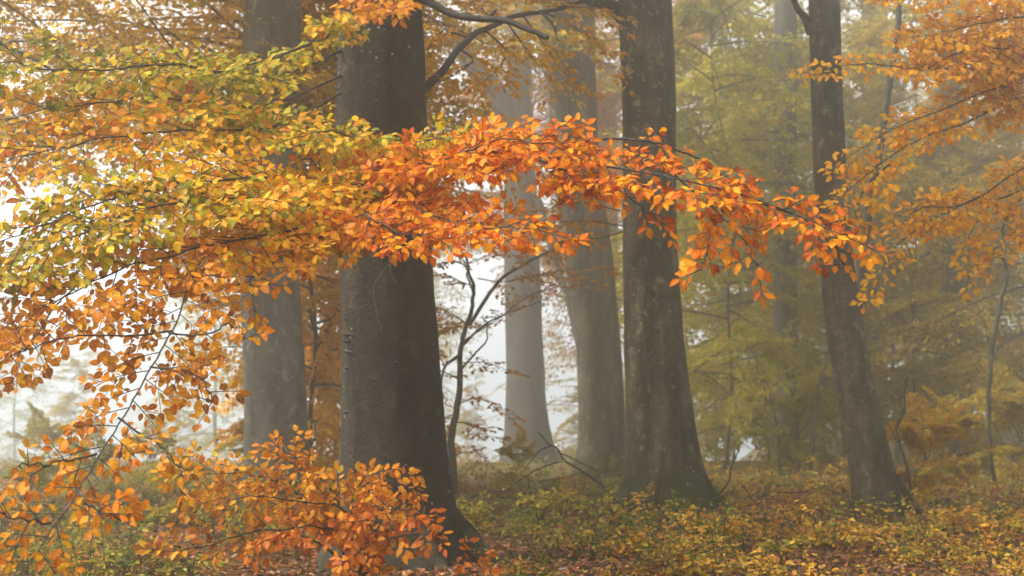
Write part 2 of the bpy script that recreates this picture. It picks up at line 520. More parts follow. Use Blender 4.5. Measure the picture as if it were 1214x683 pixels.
def spray_part(tree, origin, seed, rows, up, tw, gap, pal, leaf=.095, lgap=.027, r0=.011, r1=.003, start=0., sub=1, sub_gap=.10,
               droop=.15, jit=.4, ang=(40, 65), hi=True, upjit=.2, mat=None, part='branch', n=40, pal2=None, wob=.05):
    """one limb of the tree as a part of its own, with its leaves as the sub-part; pal2 = colour towards the tip"""
    rng = random.Random(seed); nr = np.random.default_rng(seed)
    line = px_line(rows, n)
    line = line + np.cumsum(nr.normal(0, wob * .2, line.shape), 0) * np.linspace(0, 1, n)[:, None]
    g = grow_spray(rng, line, up, tw, gap, lgap, leaf, r0, r1, start, sub, sub_gap, droop, jit, ang, upjit)
    wb = Buf(); tube(wb, line, r0, r1, 7)
    for pts, a, b in g.wood: tube(wb, pts, a, b, 4)
    bo = wb.build(part, M_TWIG, tree, origin)
    lb = Buf()
    cols = pick(nr, pal, len(g.pos))
    if pal2 is not None:
        c2 = pick(nr, pal2, len(g.pos))
        d = np.linalg.norm(g.pos[:, None] - line[None, ::4], axis=2).argmin(1) / (len(line[::4]) - 1.0)
        f = nr.uniform(0, 1, len(d)) < sstep(.15, .85, d)
        cols[f] = c2[f]
    put_leaves(lb, nr, g.pos, g.dir, g.nrm, g.size, cols, HI if hi else LO)
    lo = lb.build('foliage', mat or M_NEAR, bo, (0, 0, 0) if False else origin)
    return len(g.pos)


MB = base_of(470, 13.6)
main = empty('beech_tree', MB, 'huge dark beech trunk nearest the camera with orange and yellow sprays spreading from it', 'tree', 'big beech trunks in the mist')
MAIN_PROF = [(0, 402, 500), (75, 399, 503), (150, 398, 506), (230, 402, 510), (300, 405, 513), (380, 404, 518), (450, 404, 524),
             (500, 404, 528), (550, 402, 533), (600, 397, 541), (640, 386, 556), (668, 372, 578)]
_, MT = trunk_mesh(MAIN_PROF, 13.6, BARK_MAIN, 'trunk', main, top=12.5, seg=56, lobes=6, seed=3, flare=.09, origin=MB, base_z=MB[2])
count = 0
UPT = (0, -.75, .66)          # spray plane leaning towards the camera
S = lambda *a, **k: spray_part(main, MB, *a, **k)
lin = lambda a, b: (lambda t: a + (b - a) * t)

# orange sprays reaching to the right
count += S(11, [(440, 215, 13.3), (490, 195, 10.4), (560, 178, 9.4), (650, 186, 9.0), (740, 200, 8.8), (830, 222, 8.6), (925, 256, 8.5), (995, 296, 8.4)],
           UPT, lin(.68, .17), .062, ORG, leaf=.079, start=.22, sub=1, droop=.12, jit=.5)
count += S(12, [(440, 225, 13.3), (480, 205, 10.2), (540, 180, 9.2), (600, 158, 8.9), (650, 160, 8.8)],
           UPT, lin(.55, .26), .07, ORG, leaf=.079, start=.30, droop=.2, jit=.5)
count += S(13, [(440, 235, 13.3), (470, 240, 10.4), (520, 262, 9.2), (570, 272, 8.9), (618, 274, 8.7)],
           UPT, lin(.5, .28), .065, ORG, leaf=.079, start=.25, droop=.25, jit=.5)
count += S(14, [(440, 235, 13.3), (430, 245, 10.4), (435, 258, 9.3), (470, 272, 9.0), (520, 283, 8.8)],
           UPT, lin(.5, .26), .065, ORG, leaf=.079, start=.25, droop=.25, jit=.5)
count += S(15, [(640, 190, 9.0), (700, 215, 8.8), (738, 232, 8.7), (752, 262, 8.6)],
           (0, -.8, .5), lin(.26, .1), .1, ORG, leaf=.077, start=.1, droop=.3, r0=.008)
count += S(16, [(800, 208, 8.7), (838, 240, 8.6), (868, 275, 8.5), (880, 318, 8.45)],
           (0.1, -.85, .4), lin(.24, .12), .085, ORG, leaf=.084, start=.2, droop=.35, r0=.008)
count += S(17, [(848, 262, 8.6), (838, 290, 8.55), (822, 325, 8.5)],
           (-.1, -.85, .4), lin(.14, .08), .08, ORG, leaf=.084, start=.3, droop=.3, r0=.006)
count += S(18, [(900, 240, 8.55), (950, 262, 8.5), (985, 288, 8.4), (1010, 305, 8.4)],
           (0, -.85, .5), lin(.24, .1), .08, ORG, leaf=.079, start=.1, droop=.3, r0=.007)
count += S(19, [(690, 168, 9.1), (740, 164, 9.0), (790, 172, 8.9), (850, 195, 8.8), (900, 222, 8.7)],
           UPT, lin(.16, .14), .12, ORG, leaf=.077, start=.25, droop=.2, r0=.011)

# yellow sprays fanning out to the left
count += S(21, [(420, 235, 13.3), (385, 225, 10.4), (330, 212, 9.4), (250, 212, 8.7), (160, 225, 8.2), (80, 250, 7.9), (0, 285, 7.7)],
           UPT, lin(.72, .35), .07, YO, leaf=.076, start=.2, droop=.15, jit=.5, pal2=YG)
count += S(22, [(420, 240, 13.3), (390, 245, 10.2), (320, 238, 9.0), (240, 245, 8.4), (150, 268, 8.0), (60, 305, 7.8), (0, 330, 7.7)],
           UPT, lin(.62, .35), .07, YO, leaf=.076, start=.2, droop=.18, jit=.5, pal2=YG)
count += S(23, [(420, 240, 13.3), (395, 258, 10.0), (345, 272, 9.0), (270, 285, 8.4), (190, 300, 8.0), (110, 322, 7.8), (30, 362, 7.6)],
           UPT, lin(.5, .35), .07, YO, leaf=.076, start=.25, droop=.22, jit=.5, pal2=AMB)
count += S(24, [(420, 240, 13.3), (400, 262, 9.8), (370, 285, 9.0), (330, 305, 8.6), (290, 325, 8.4)],
           UPT, lin(.40, .22), .075, AMB, leaf=.077, start=.3, droop=.25, jit=.5)
count += S(25, [(425, 195, 13.3), (430, 178, 11.0), (410, 166, 10.2), (380, 160, 9.8), (345, 165, 9.5)],
           UPT, lin(.42, .22), .08, YG, leaf=.077, start=.25, droop=.2, jit=.5)
count += S(26, [(440, 200, 13.3), (455, 182, 11.0), (470, 172, 10.2), (500, 170, 9.8), (520, 172, 9.6)],
           UPT, lin(.38, .2), .08, YG, leaf=.077, start=.25, droop=.2, jit=.5)
count += S(27, [(440, 210, 13.3), (445, 210, 11.0), (440, 212, 10.2), (400, 205, 9.8)],
           UPT, lin(.36, .2), .085, YO, leaf=.077, start=.3, droop=.2, jit=.5, pal2=YG)
# higher green-yellow layers
count += S(31, [(405, 30, 13.4), (380, 48, 12.4), (345, 62, 11.6), (318, 70, 11.2), (288, 72, 10.8)],
           UPT, lin(.3, .22), .15, GY, leaf=.077, start=.3, droop=.2, r0=.020)
count += S(32, [(405, 60, 13.4), (330, 88, 11.6), (250, 84, 10.5), (205, 74, 10.0), (130, 78, 9.6), (60, 75, 9.3), (0, 62, 9.0)],
           UPT, lin(.70, .36), .10, GY, leaf=.076, start=.46, droop=.18, jit=.5, r0=.014)
count += S(33, [(405, 90, 13.4), (320, 125, 11.2), (240, 122, 10.2), (160, 120, 9.6), (80, 132, 9.2), (0, 150, 8.9)],
           UPT, lin(.66, .36), .10, GY, leaf=.076, start=.46, droop=.18, jit=.5, pal2=YO)
count += S(34, [(405, 110, 13.4), (330, 150, 11.0), (260, 158, 10.0), (180, 160, 9.4), (90, 178, 8.9), (0, 205, 8.6)],
           UPT, lin(.56, .33), .10, YG, leaf=.076, start=.42, droop=.18, jit=.5, pal2=YO)
# drooping brown sprays at the lower left
HANG = (.1, -.9, .35)
count += S(41, [(250, 290, 8.6), (225, 335, 8.0), (207, 385, 7.6), (182, 430, 7.3), (150, 482, 7.0), (112, 540, 6.7), (75, 600, 6.4), (35, 660, 6.2)],
           HANG, lin(.32, .19), .074, BRN, leaf=.060, start=.2, droop=.45, jit=.55, r0=.006, ang=(45, 75), pal2=AMB)
count += S(42, [(205, 392, 7.6), (160, 398, 7.4), (105, 400, 7.2), (50, 412, 7.0), (8, 432, 6.9)],
           HANG, lin(.22, .16), .09, BRN, leaf=.060, start=.15, droop=.4, r0=.006, ang=(45, 75))
count += S(43, [(178, 435, 7.3), (215, 440, 7.2), (240, 452, 7.1), (258, 478, 7.05)],
           HANG, lin(.22, .13), .08, BRN, leaf=.060, start=.1, droop=.4, r0=.006, ang=(45, 75))
count += S(44, [(200, 395, 7.6), (240, 400, 7.5), (275, 392, 7.4), (300, 405, 7.35)],
           HANG, lin(.12, .07), .11, AMB, leaf=.060, start=.25, droop=.3, r0=.006)
count += S(45, [(110, 320, 7.9), (75, 352, 7.6), (45, 380, 7.4), (10, 412, 7.2)],
           HANG, lin(.22, .15), .10, AMB, leaf=.060, start=.1, droop=.4, r0=.006, pal2=BRN)
count += S(46, [(140, 495, 6.95), (175, 520, 6.9), (205, 540, 6.8), (215, 575, 6.75)],
           HANG, lin(.14, .09), .11, BRN, leaf=.060, start=.1, droop=.4, r0=.006)
count += S(47, [(115, 538, 6.7), (70, 552, 6.6), (30, 562, 6.5)],
           HANG, lin(.18, .11), .10, AMB, leaf=.066, start=.15, droop=.4, r0=.006)
count += S(48, [(90, 580, 6.5), (105, 612, 6.4), (120, 640, 6.4)],
           HANG, lin(.2, .13), .075, AMB, leaf=.066, start=.15, droop=.35, r0=.006)
count += S(49, [(60, 620, 6.3), (30, 628, 6.2), (-10, 640, 6.1)],
           HANG, lin(.2, .1), .09, AMB, leaf=.060, start=.1, droop=.35, r0=.006)
# small sprays cut by the top of the picture
count += S(51, [(450, -70, 13.3), (448, -40, 12.4), (450, -15, 12.0), (465, 8, 11.8)],
           (0, -.8, .6), lin(.4, .3), .09, AMB, leaf=.10, start=.2, droop=.3, r0=.012)
count += S(52, [(405, 20, 13.2), (395, 35, 12.4), (400, 45, 12.0)],
           (0, -.8, .6), lin(.3, .2), .09, YG, leaf=.09, start=.2, droop=.3, r0=.012)
print('near leaves', count)

# bare limbs of the main beech
b = Buf()
limb(b, [P(490, -6, 13.5), P(515, 6, 13.4), P(545, 20, 13.2), (P(600, 25, 12.9)), P(625, 33, 12.8), P(649, 41, 12.7)], .040, .024, 1, n=34)
limb(b, [P(578, 22, 13.0), P(586, 16, 13.0), P(590, 12, 13.0)], .02, .012, 2, n=8)
tag(b.build('bare_limb', M_TWIG, main, MB), 'short broken dead limb')
b = Buf()
arch = limb(b, [P(495, 112, 13.7), P(520, 88, 14.0), P(545, 58, 14.4), P(575, 36, 15.0), P(620, 18, 16.0), P(680, 6, 17.0), P(760, -30, 18.0)], .047, .018, 3, n=44, kink=.02)
limb(b, [P(640, 13, 16.3), P(655, 30, 16.2), P(660, 48, 16.2)], .02, .006, 4, n=14)
arch_o = b.build('arching_limb', M_TWIG, main, MB)
# pale dry stem threads clinging to the bark
b = Buf()


def on_bark(rows):
    zz, xs, ys, rs = MT; out = []
    for u, v in rows:
        p = P(u, v, 13.6 - .5)
        for _ in range(3):
            r = np.interp(p[2], zz, rs); x = np.interp(p[2], zz, xs)
            dy = math.sqrt(max(r * r - (p[0] - x) ** 2, 0)) * 1.03 + .012
            p = P(u, v, 13.6 - dy)
        out.append(p)
    return smooth_line(out, 24)


tube(b, on_bark([(470, 337), (464, 325), (461, 313), (452, 325), (444, 336), (443, 350), (447, 372), (452, 393)]), .0035, .002, 5)
M_THREAD, nt_, out_ = nodes('dry_stem')
bs_ = N(nt_, 'ShaderNodeBsdfPrincipled', Roughness=.8); bs_.inputs['Base Color'].default_value = (.13, .11, .085, 1); nt_.links.new(bs_.outputs[0], out_.inputs['Surface'])
b.build('dry_stem', M_THREAD, main, MB)
for k, (u, v, w_) in enumerate([(408, 378, 5), (412, 396, 12), (410, 404, 8), (413, 417, 12), (410, 436, 6), (411, 488, 9), (446, 120, 9), (470, 430, 8), (455, 62, 7)]):
    b = Buf(); line = on_bark([(u - w_ * .5, v + (k % 3 - 1)), (u, v), (u + w_ * .5, v + (k % 2))])
    line[:, 1] += .010
    tube(b, line, .013 * np.sin(np.linspace(.15, 3.0, 24)) + .002, 0, 6)
    b.build('bark_scar', M_TWIG, main, MB)


# ------------------------------------------------------------------ orange beech bush at its foot
def bush(name, label, cat, base, sprays, group=None, mat=None, hi=True):
    t = empty(name, base, label, cat, group)
    n = 0
    for i, (rows, up, tw, gap, pal, kw) in enumerate(sprays):
        n += spray_part(t, base, kw.pop('seed', 100 + i), rows, up, tw, gap, pal, mat=mat, hi=hi, part='stem', **kw)
    return n


BB = np.array([P(430, 640, 12.0)[0], 12.0, float(ground(P(430, 640, 12.0)[0], 12.0))])
BU = (0, -.75, .6)
bz = lambda u, D: (u, 469.5 + F * (CAMZ - float(ground(P(u, 469, D)[0], D)) + .02) / D, D)
n = bush('beech_bush', 'low orange and rust leaved beech bush covering the foot of the huge dark trunk', 'bush', BB, [
    ([bz(420, 12.0), (400, 640, 11.9), (370, 600, 11.7), (330, 572, 11.5), (280, 562, 11.3), (215, 560, 11.1)], BU, lin(.45, .28), .085, AMB, dict(seed=201, leaf=.076, start=.3, droop=.25, jit=.5, pal2=YO)),
    ([bz(425, 12.0), (410, 630, 11.9), (395, 590, 11.7), (370, 568, 11.5), (340, 558, 11.4)], BU, lin(.42, .28), .09, YO, dict(seed=202, leaf=.076, start=.4, droop=.25, jit=.5, pal2=AMB)),
    ([bz(430, 12.0), (425, 620, 11.8), (425, 585, 11.6), (440, 572, 11.4), (470, 590, 11.3)], BU, lin(.34, .2), .10, AMB, dict(seed=203, leaf=.082, start=.4, droop=.3, jit=.5)),
    ([bz(430, 12.0), (420, 630, 11.7), (400, 600, 11.4), (360, 598, 11.2), (310, 600, 11.0), (250, 610, 10.9)], BU, lin(.4, .24), .09, BRN, dict(seed=204, leaf=.076, start=.3, droop=.3, jit=.5)),
    ([bz(432, 12.0), (430, 630, 11.6), (440, 605, 11.2), (470, 610, 11.0), (495, 618, 10.9)], BU, lin(.30, .18), .10, DEEP, dict(seed=205, leaf=.082, start=.35, droop=.3, jit=.5)),
    ([bz(432, 12.0), (445, 650, 11.5), (470, 636, 11.1), (500, 635, 10.9), (530, 650, 10.8), (558, 668, 10.8)], BU, lin(.24, .12), .10, DEEP, dict(seed=206, leaf=.082, start=.3, droop=.3, jit=.5)),
    ([bz(428, 12.0), (415, 650, 11.5), (395, 632, 11.2), (350, 632, 10.9), (310, 645, 10.8)], BU, lin(.32, .22), .09, DEEP, dict(seed=207, leaf=.082, start=.3, droop=.3, jit=.5)),
    ([bz(428, 12.0), (425, 660, 11.3), (430, 648, 11.0), (425, 655, 10.7), (430, 668, 10.6)], BU, lin(.28, .18), .11, DEEP, dict(seed=208, leaf=.082, start=.25, droop=.3, jit=.5)),
    ([bz(425, 12.0), (390, 650, 11.6), (330, 622, 11.2), (270, 630, 11.0), (220, 632, 10.9)], BU, lin(.2, .16), .14, BRN, dict(seed=209, leaf=.09, start=.45, droop=.3, jit=.5)),
    ([bz(432, 12.0), (440, 640, 11.4), (455, 622, 11.0), (445, 618, 10.8)], BU, lin(.28, .18), .11, DEEP, dict(seed=210, leaf=.082, start=.3, droop=.3, jit=.5)),
])
print('bush leaves', n)


def roots(tree, B, r, mat, spec, seed):
    for i, (az, L, th) in enumerate(spec):
        d = np.array([math.cos(math.radians(az)), math.sin(math.radians(az)), 0]); b = Buf()
        pts = [B + d * r * .55 + np.array([0, 0, .52]), B + d * r * .95 + np.array([0, 0, .27])]
        for f in (.35, .7, 1.0):
            q = B + d * (r * 1.05 + L * f); pts.append(np.array([q[0], q[1], float(ground(q[0], q[1])) + .09 * (1 - f) - .04]))
        rr_ = th * (1.25 - 1.05 * np.linspace(0, 1, 22) ** .8)
        line = smooth_line(pts, 22) + np.cumsum(np.random.default_rng(seed + i).normal(0, .008, (22, 3)), 0)
        tube(b, line, rr_, 0, 10); b.build('root', mat, tree, B)


roots(main, MB, .66, BARK_MAIN, [(-20, .8, .16), (-58, .5, .12), (14, .7, .14)], 41)


# ------------------------------------------------------------------ other measured trunks
def big_tree(label, u, D, prof, bark, seed, top, flare=.15, lobes=5, base_z=None, group='big beech trunks in the mist', seg=44, name='beech_tree'):
    B = base_of(u, D)
    if base_z is not None: B[2] = base_z
    t = empty(name, B, label, 'tree', group)
    o, info = trunk_mesh(prof, D, bark, 'trunk', t, top=top, seg=seg, lobes=lobes, seed=seed, flare=flare, origin=B, base_z=B[2])
    return t, B, info


t2, B2, _ = big_tree('grey beech trunk left of the huge dark trunk, pale lower half above the bush', 328, 22.5,
                     [(0, 290, 357), (100, 284, 359), (170, 280, 358), (240, 283, 355), (300, 285, 354), (400, 288, 358), (500, 291, 364), (545, 291, 368), (590, 284, 377), (603, 276, 386)],
                     BARK_GREY, 5, 14.5)
t4, B4, _ = big_tree('tall brown beech trunk right of centre with white lichen dots and mossy spreading foot', 790, 19.6,
                     [(0, 733, 797), (100, 736, 801), (200, 738, 802), (300, 738, 804), (400, 739, 810), (480, 742, 820), (540, 744, 830), (580, 742, 842), (606, 728, 866)],
                     BARK_BROWN, 6, 14.5, flare=.2, lobes=5)
b = Buf()
limb(b, [P(760, 60, 19.6), P(742, 22, 19.5), P(722, 6, 19.3), P(690, -6, 19.0), P(640, -40, 18.5)], .16, .06, 11, n=24)
b.build('limb', BARK_BROWN, t4, B4)
roots(t4, B4, .58, BARK_BROWN, [(-15, .7, .15), (-60, .5, .13), (-110, .5, .13), (-165, .7, .14)], 45)
t5, B5, _ = big_tree('slim ridged trunk on the right curving left as it rises from the yellow undergrowth', 1040, 18.7,
                     [(0, 958, 996), (100, 961, 999), (200, 964, 1004), (300, 970, 1010), (400, 981, 1024), (480, 995, 1042), (540, 1005, 1055), (590, 1011, 1068), (613, 1003, 1080)],
                     BARK_RIDGED, 7, 14.0, flare=.12)
b = Buf()
limb(b, [P(962, 40, 18.7), P(955, 22, 18.6), P(946, 10, 18.5), P(930, -30, 18.2)], .07, .03, 12, n=14)
b.build('limb', BARK_RIDGED, t5, B5)

roots(t5, B5, .34, BARK_RIDGED, [(-20, .45, .09), (-80, .35, .09), (-150, .45, .09)], 49)
D3 = 55.0
t3, B3, _ = big_tree('pale misty beech trunk in the centre, forked high up, against the white clearing', 626, D3,
                     [(60, 606, 628), (120, 599, 629), (170, 597, 633), (300, 597, 640), (400, 600, 643), (470, 600, 647), (530, 596, 656), (549, 588, 668)],
                     BARK_FAR, 8, 20.0, flare=.14)
b = Buf()
limb(b, [P(610, 150, D3), P(592, 118, D3 - .3), P(572, 92, D3 - .8), P(548, 62, D3 - 1.5), P(530, 20, D3 - 2)], .5, .3, 13, n=24, sides=12)
limb(b, [P(606, 70, D3), P(622, 20, D3 + .5), P(640, -60, D3 + 1)], .34, .22, 14, n=16, sides=12)
b.build('limb', BARK_FAR, t3, B3)

D6 = 36.0
t6, B6, _ = big_tree('twin stemmed misty beech between the pale centre trunk and the brown trunk', 715, D6,
                     [(0, 664, 705), (70, 668, 706), (140, 671, 708), (200, 672, 712), (300, 680, 726), (400, 692, 735), (500, 703, 742), (545, 704, 747), (566, 698, 756)],
                     BARK_BROWN, 9, 17.0, flare=.12, seg=36)
trunk_mesh([(0, 640, 672), (70, 645, 676), (140, 651, 680), (200, 655, 688), (300, 668, 700), (400, 683, 714), (500, 686, 722), (545, 684, 726), (566, 676, 730)],
           D6 - .25, BARK_BROWN, 'trunk', t6, top=17.0, seg=36, lobes=5, seed=10, flare=.12, origin=B6, base_z=B6[2])


# ------------------------------------------------------------------ sprays shared by the trees farther back
def proto_spray(seed, L, leaf, lgap, gap, tw):
    rng = random.Random(seed)
    s = np.linspace(0, 1, 26)
    line = np.stack([s * L, .12 * L * np.sin(s * 2.5 + seed) * s, -.30 * L * s ** 2 + .12 * L * s], -1)
    g = grow_spray(rng, line, (0, 0, 1), lin(tw, tw * .35), gap, lgap, leaf, .03, .006, .22, 1, .2, .22, .45, (40, 65), .15)
    return line, g, L


PRO_MID = [proto_spray(300 + i, 2.6, .115, .06, .11, 1.15) for i in range(4)]
PRO_FAR = [proto_spray(320 + i, 2.6, .17, .11, .17, 1.2) for i in range(4)]


def rot(az, pitch, roll):
    ca, sa, cp, sp, cr, sr = math.cos(az), math.sin(az), math.cos(pitch), math.sin(pitch), math.cos(roll), math.sin(roll)
    Rz = np.array([[ca, -sa, 0], [sa, ca, 0], [0, 0, 1]]); Ry = np.array([[cp, 0, -sp], [0, 1, 0], [sp, 0, cp]]); Rx = np.array([[1, 0, 0], [0, cr, -sr], [0, sr, cr]])
    return Rz @ Ry @ Rx


def place_proto(lb, wb, nr, pro, base, R, s, pal, temps, wood=True, lscale=1.0, tone=1.0, cut=None):
    line, g, L = pro
    pos = g.pos @ R.T * s + base
    k = np.arange(len(pos)) if cut is None else np.where(cut(pos))[0]
    put_leaves(lb, nr, pos[k], (g.dir @ R.T)[k], (g.nrm @ R.T)[k], g.size[k] * lscale, pick(nr, pal, len(k)) * tone, temps)
    if wood:
        tube(wb, line @ R.T * s + base, .012 + .012 * s, .005, 5)
        for pts, a, b in g.wood[::3]:
            if np.linalg.norm(pts[-1] - pts[0]) > .35: tube(wb, pts @ R.T * s + base, a, b, 3)


PALE = [((.42, .36, .018), 3), ((.56, .40, .014), 2.4), ((.30, .30, .016), 3), ((.58, .30, .012), .8)]        # olive gold
GREENISH = [((.27, .31, .014), 4), ((.40, .39, .014), 3), ((.52, .40, .012), 1.8), ((.54, .29, .012), .5)]
GOLD = [((.66, .38, .016), 4), ((.64, .28, .012), 2.6), ((.50, .38, .02), 2), ((.5, .18, .012), .6)]
RUST = [((.58, .26, .018), 4), ((.52, .18, .014), 1.6), ((.54, .34, .02), 3)]


def young_tree(seed, H, R, z0, nsp, pal, protos, temps, thick=.07, lean=0.0, top_round=.4, pitch=.12):
    """trunk, branch and crown meshes (base at the origin) for a beech of height H"""
    rng = random.Random(seed); nr = np.random.default_rng(seed)
    tb, wb, lb = Buf(), Buf(), Buf()
    n = 26; s = np.linspace(0, 1, n)
    ax = np.stack([lean * s ** 1.5 + .32 * np.sin(s * 6 + seed) * s ** .7 + .1 * np.sin(s * 17 + seed), .3 * np.sin(s * 5 + seed * 2) * s, s * (H + .3) - .3], -1)
    tube(tb, ax, thick * (1.0 - .85 * s) + thick * .6 * np.exp(-s * H / .25), 0, 10)
    az = rng.uniform(0, 6.28)
    for i in range(nsp):
        u = (i + rng.random()) / nsp
        z = z0 + (H * .97 - z0) * u
        az += 2.4 + rng.gauss(0, .35)
        prof = (1 - top_round * u ** 1.6) * (.65 + .35 * min(1, u * 5))
        L = R * prof * rng.uniform(.65, 1.12)
        base = np.array([np.interp(z, ax[:, 2], ax[:, k]) for k in range(3)])
        pro = protos[rng.randrange(len(protos))]
        place_proto(lb, wb, nr, pro, base, rot(az, rng.gauss(pitch, .34), rng.gauss(0, .45)), L / 2.6, pal, temps, tone=rng.uniform(.85, 1.1))
    return tb, wb, lb


def tree_set(name_seed, bark, mat, *a, **k):
    tb, wb, lb = young_tree(name_seed, *a, **k)
    return tb.mesh('trunk', bark), wb.mesh('branches', M_TWIG), lb.mesh('crown', mat)


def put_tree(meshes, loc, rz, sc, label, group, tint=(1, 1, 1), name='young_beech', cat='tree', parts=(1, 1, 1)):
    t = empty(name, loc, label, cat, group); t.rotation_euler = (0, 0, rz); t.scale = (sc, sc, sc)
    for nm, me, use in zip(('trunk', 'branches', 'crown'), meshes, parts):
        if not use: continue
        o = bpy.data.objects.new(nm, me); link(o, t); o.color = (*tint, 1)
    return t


V_GREEN = [tree_set(401, BARK_FAR, M_FAR, 11.5, 3.7, 1.2, 50, GREENISH, PRO_MID, LO, thick=.035),
           tree_set(402, BARK_FAR, M_FAR, 9.0, 3.3, .9, 42, GREENISH, PRO_MID, LO, thick=.03, lean=.6)]
V_OLIVE = [tree_set(403, BARK_FAR, M_FAR, 12.5, 3.9, 1.5, 48, PALE, PRO_MID, LO, thick=.035),
           tree_set(404, BARK_FAR, M_FAR, 10.0, 3.5, .8, 42, PALE, PRO_MID, LO, thick=.03, lean=-.5)]
V_GOLD = [tree_set(405, BARK_FAR, M_FAR, 9.0, 2.5, .5, 60, GOLD, PRO_MID, LO, thick=.04),
          tree_set(406, BARK_FAR, M_FAR, 2.6, 1.9, .25, 15, RUST, PRO_MID, LO, thick=.025, top_round=.3, pitch=.5)]
V_FAR = [tree_set(407, BARK_FAR, M_FAR, 16.0, 4.8, 1.2, 52, PALE, PRO_FAR, LO, thick=.1),
         tree_set(408, BARK_FAR, M_FAR, 15.0, 4.4, 2.0, 46, GREENISH, PRO_FAR, LO, thick=.12)]
V_HIGH = [tree_set(409, BARK_FAR, M_FAR, 14.0, 4.8, 5.2, 66, GOLD, PRO_MID, LO, thick=.12, top_round=.5)]


def at(u, D):
    x = P(u, 469, D)[0]
    return (x, D, float(ground(x, D)) - .02)


# crowns of the measured trunks: mostly above the picture, the lower fringe in view
def big_crown(seed, zlo, zhi, R, n, protos, pal, lscale=1.0, low=1.0):
    cr, cw = Buf(), Buf(); rr = random.Random(seed); nr = np.random.default_rng(seed)
    for i in range(n):
        z = zlo + (zhi - zlo) * (i + rr.random()) / n; az = i * 2.4 + rr.gauss(0, .3)
        u = (z - zlo) / (zhi - zlo)
        L = R * rr.uniform(.6, 1.05) * (1 - .5 * max(0, u - .45) / .55)
        place_proto(cr, cw, nr, protos[i % 4], np.array([0, 0, z]), rot(az, rr.gauss(.14, .2), rr.gauss(0, .35)), L / 2.6, pal, LO, lscale=lscale)
    return cr.mesh('crown', M_FAR), cw.mesh('branches', M_TWIG)


HIGHC = big_crown(77, 9.2, 16.5, 5.4, 60, PRO_FAR, PALE, 1.25)  # main beech's unseen crown, made wide and set left to shade trunks and bush
THINC = big_crown(79, 9.6, 16.5, 4.4, 18, PRO_FAR, PALE, 1.2)
LOWC = big_crown(78, 5.0, 15.0, 5.8, 110, PRO_MID, GOLD, 1.1)
for t, cm, off, rz, sc, tint in ((t2, LOWC, (-.6, 2.2, 0), .4, 1.0, (1.15, 1.35, .8)), (t4, THINC, (-.3, .6, .8), 1.1, 1.0, (1, .95, .8)), (t5, THINC, (-1.0, .5, .5), 2.2, .9, (1, 1, 1)),
                                 (t3, THINC, (0, 0, 5.5), 3.3, 1.2, (1, .85, .75)), (t6, THINC, (-.6, .4, 1.0), 4.4, 1.0, (1, .95, .8)), (main, HIGHC, (-3.2, 4.0, .3), 5.5, 1.2, (1, 1, 1))):
    for nm, me in (('branches', cm[1]), ('crown', cm[0])):
        o = bpy.data.objects.new(nm, me); link(o, t); o.location = off; o.rotation_euler = (0, 0, rz); o.scale = (sc, sc, 1); o.color = (*tint, 1)


# foliage that belongs to the measured trees and shows in the picture
def mid_spray(tree, B, seed, rows, tw, pal, gap=.11, leaf=.10, up=(0, -.35, .93), **k):
    kw = dict(lgap=.06, start=.15, droop=.18, jit=.45, hi=False, mat=M_FAR, part='branch'); kw.update(k)
    return spray_part(tree, B, seed, rows, up, tw, gap, pal, leaf=leaf, **kw)


m = 0
# gold leaves along the arching limb, centre top
for i, rows in enumerate([
    [(545, 58, 14.4), (560, 70, 14.4), (540, 88, 14.2), (520, 95, 14.0)],
    [(575, 36, 15.0), (600, 60, 15.2), (590, 82, 15.2), (565, 100, 15.1)],
    [(620, 18, 16.0), (640, 45, 16.2), (660, 70, 16.3), (690, 90, 16.3)],
    [(640, 13, 16.3), (680, 30, 16.8), (715, 55, 17.0), (728, 72, 17.0)],
    [(600, 25, 15.5), (625, 60, 15.8), (640, 80, 16.0), (650, 105, 16.0)],
    [(560, 46, 14.8), (530, 40, 14.7), (512, 55, 14.6)],
    [(590, 30, 15.3), (570, 10, 15.3), (540, -5, 15.2)],
    [(660, 8, 16.6), (700, 10, 17.0), (735, 30, 17.2)],
    [(680, 6, 17.0), (650, -8, 17.2), (600, -10, 17.0)],
]):
    m += mid_spray(main, MB, 500 + i, rows, lin(.5, .25), GOLD, gap=.12)
# dull amber tuft in front of the twin stems
for i, rows in enumerate([
    [(738, 268, 20.5), (700, 262, 20.6), (665, 262, 20.8), (630, 270, 21.0)],
    [(738, 275, 20.5), (710, 282, 20.4), (670, 280, 20.6), (640, 285, 20.6)],
    [(735, 250, 20.5), (690, 240, 20.8), (650, 245, 21.0), (600, 265, 21.2)],
]):
    m += mid_spray(t4, B4, 520 + i, rows, lin(.5, .3), RUST, gap=.14)

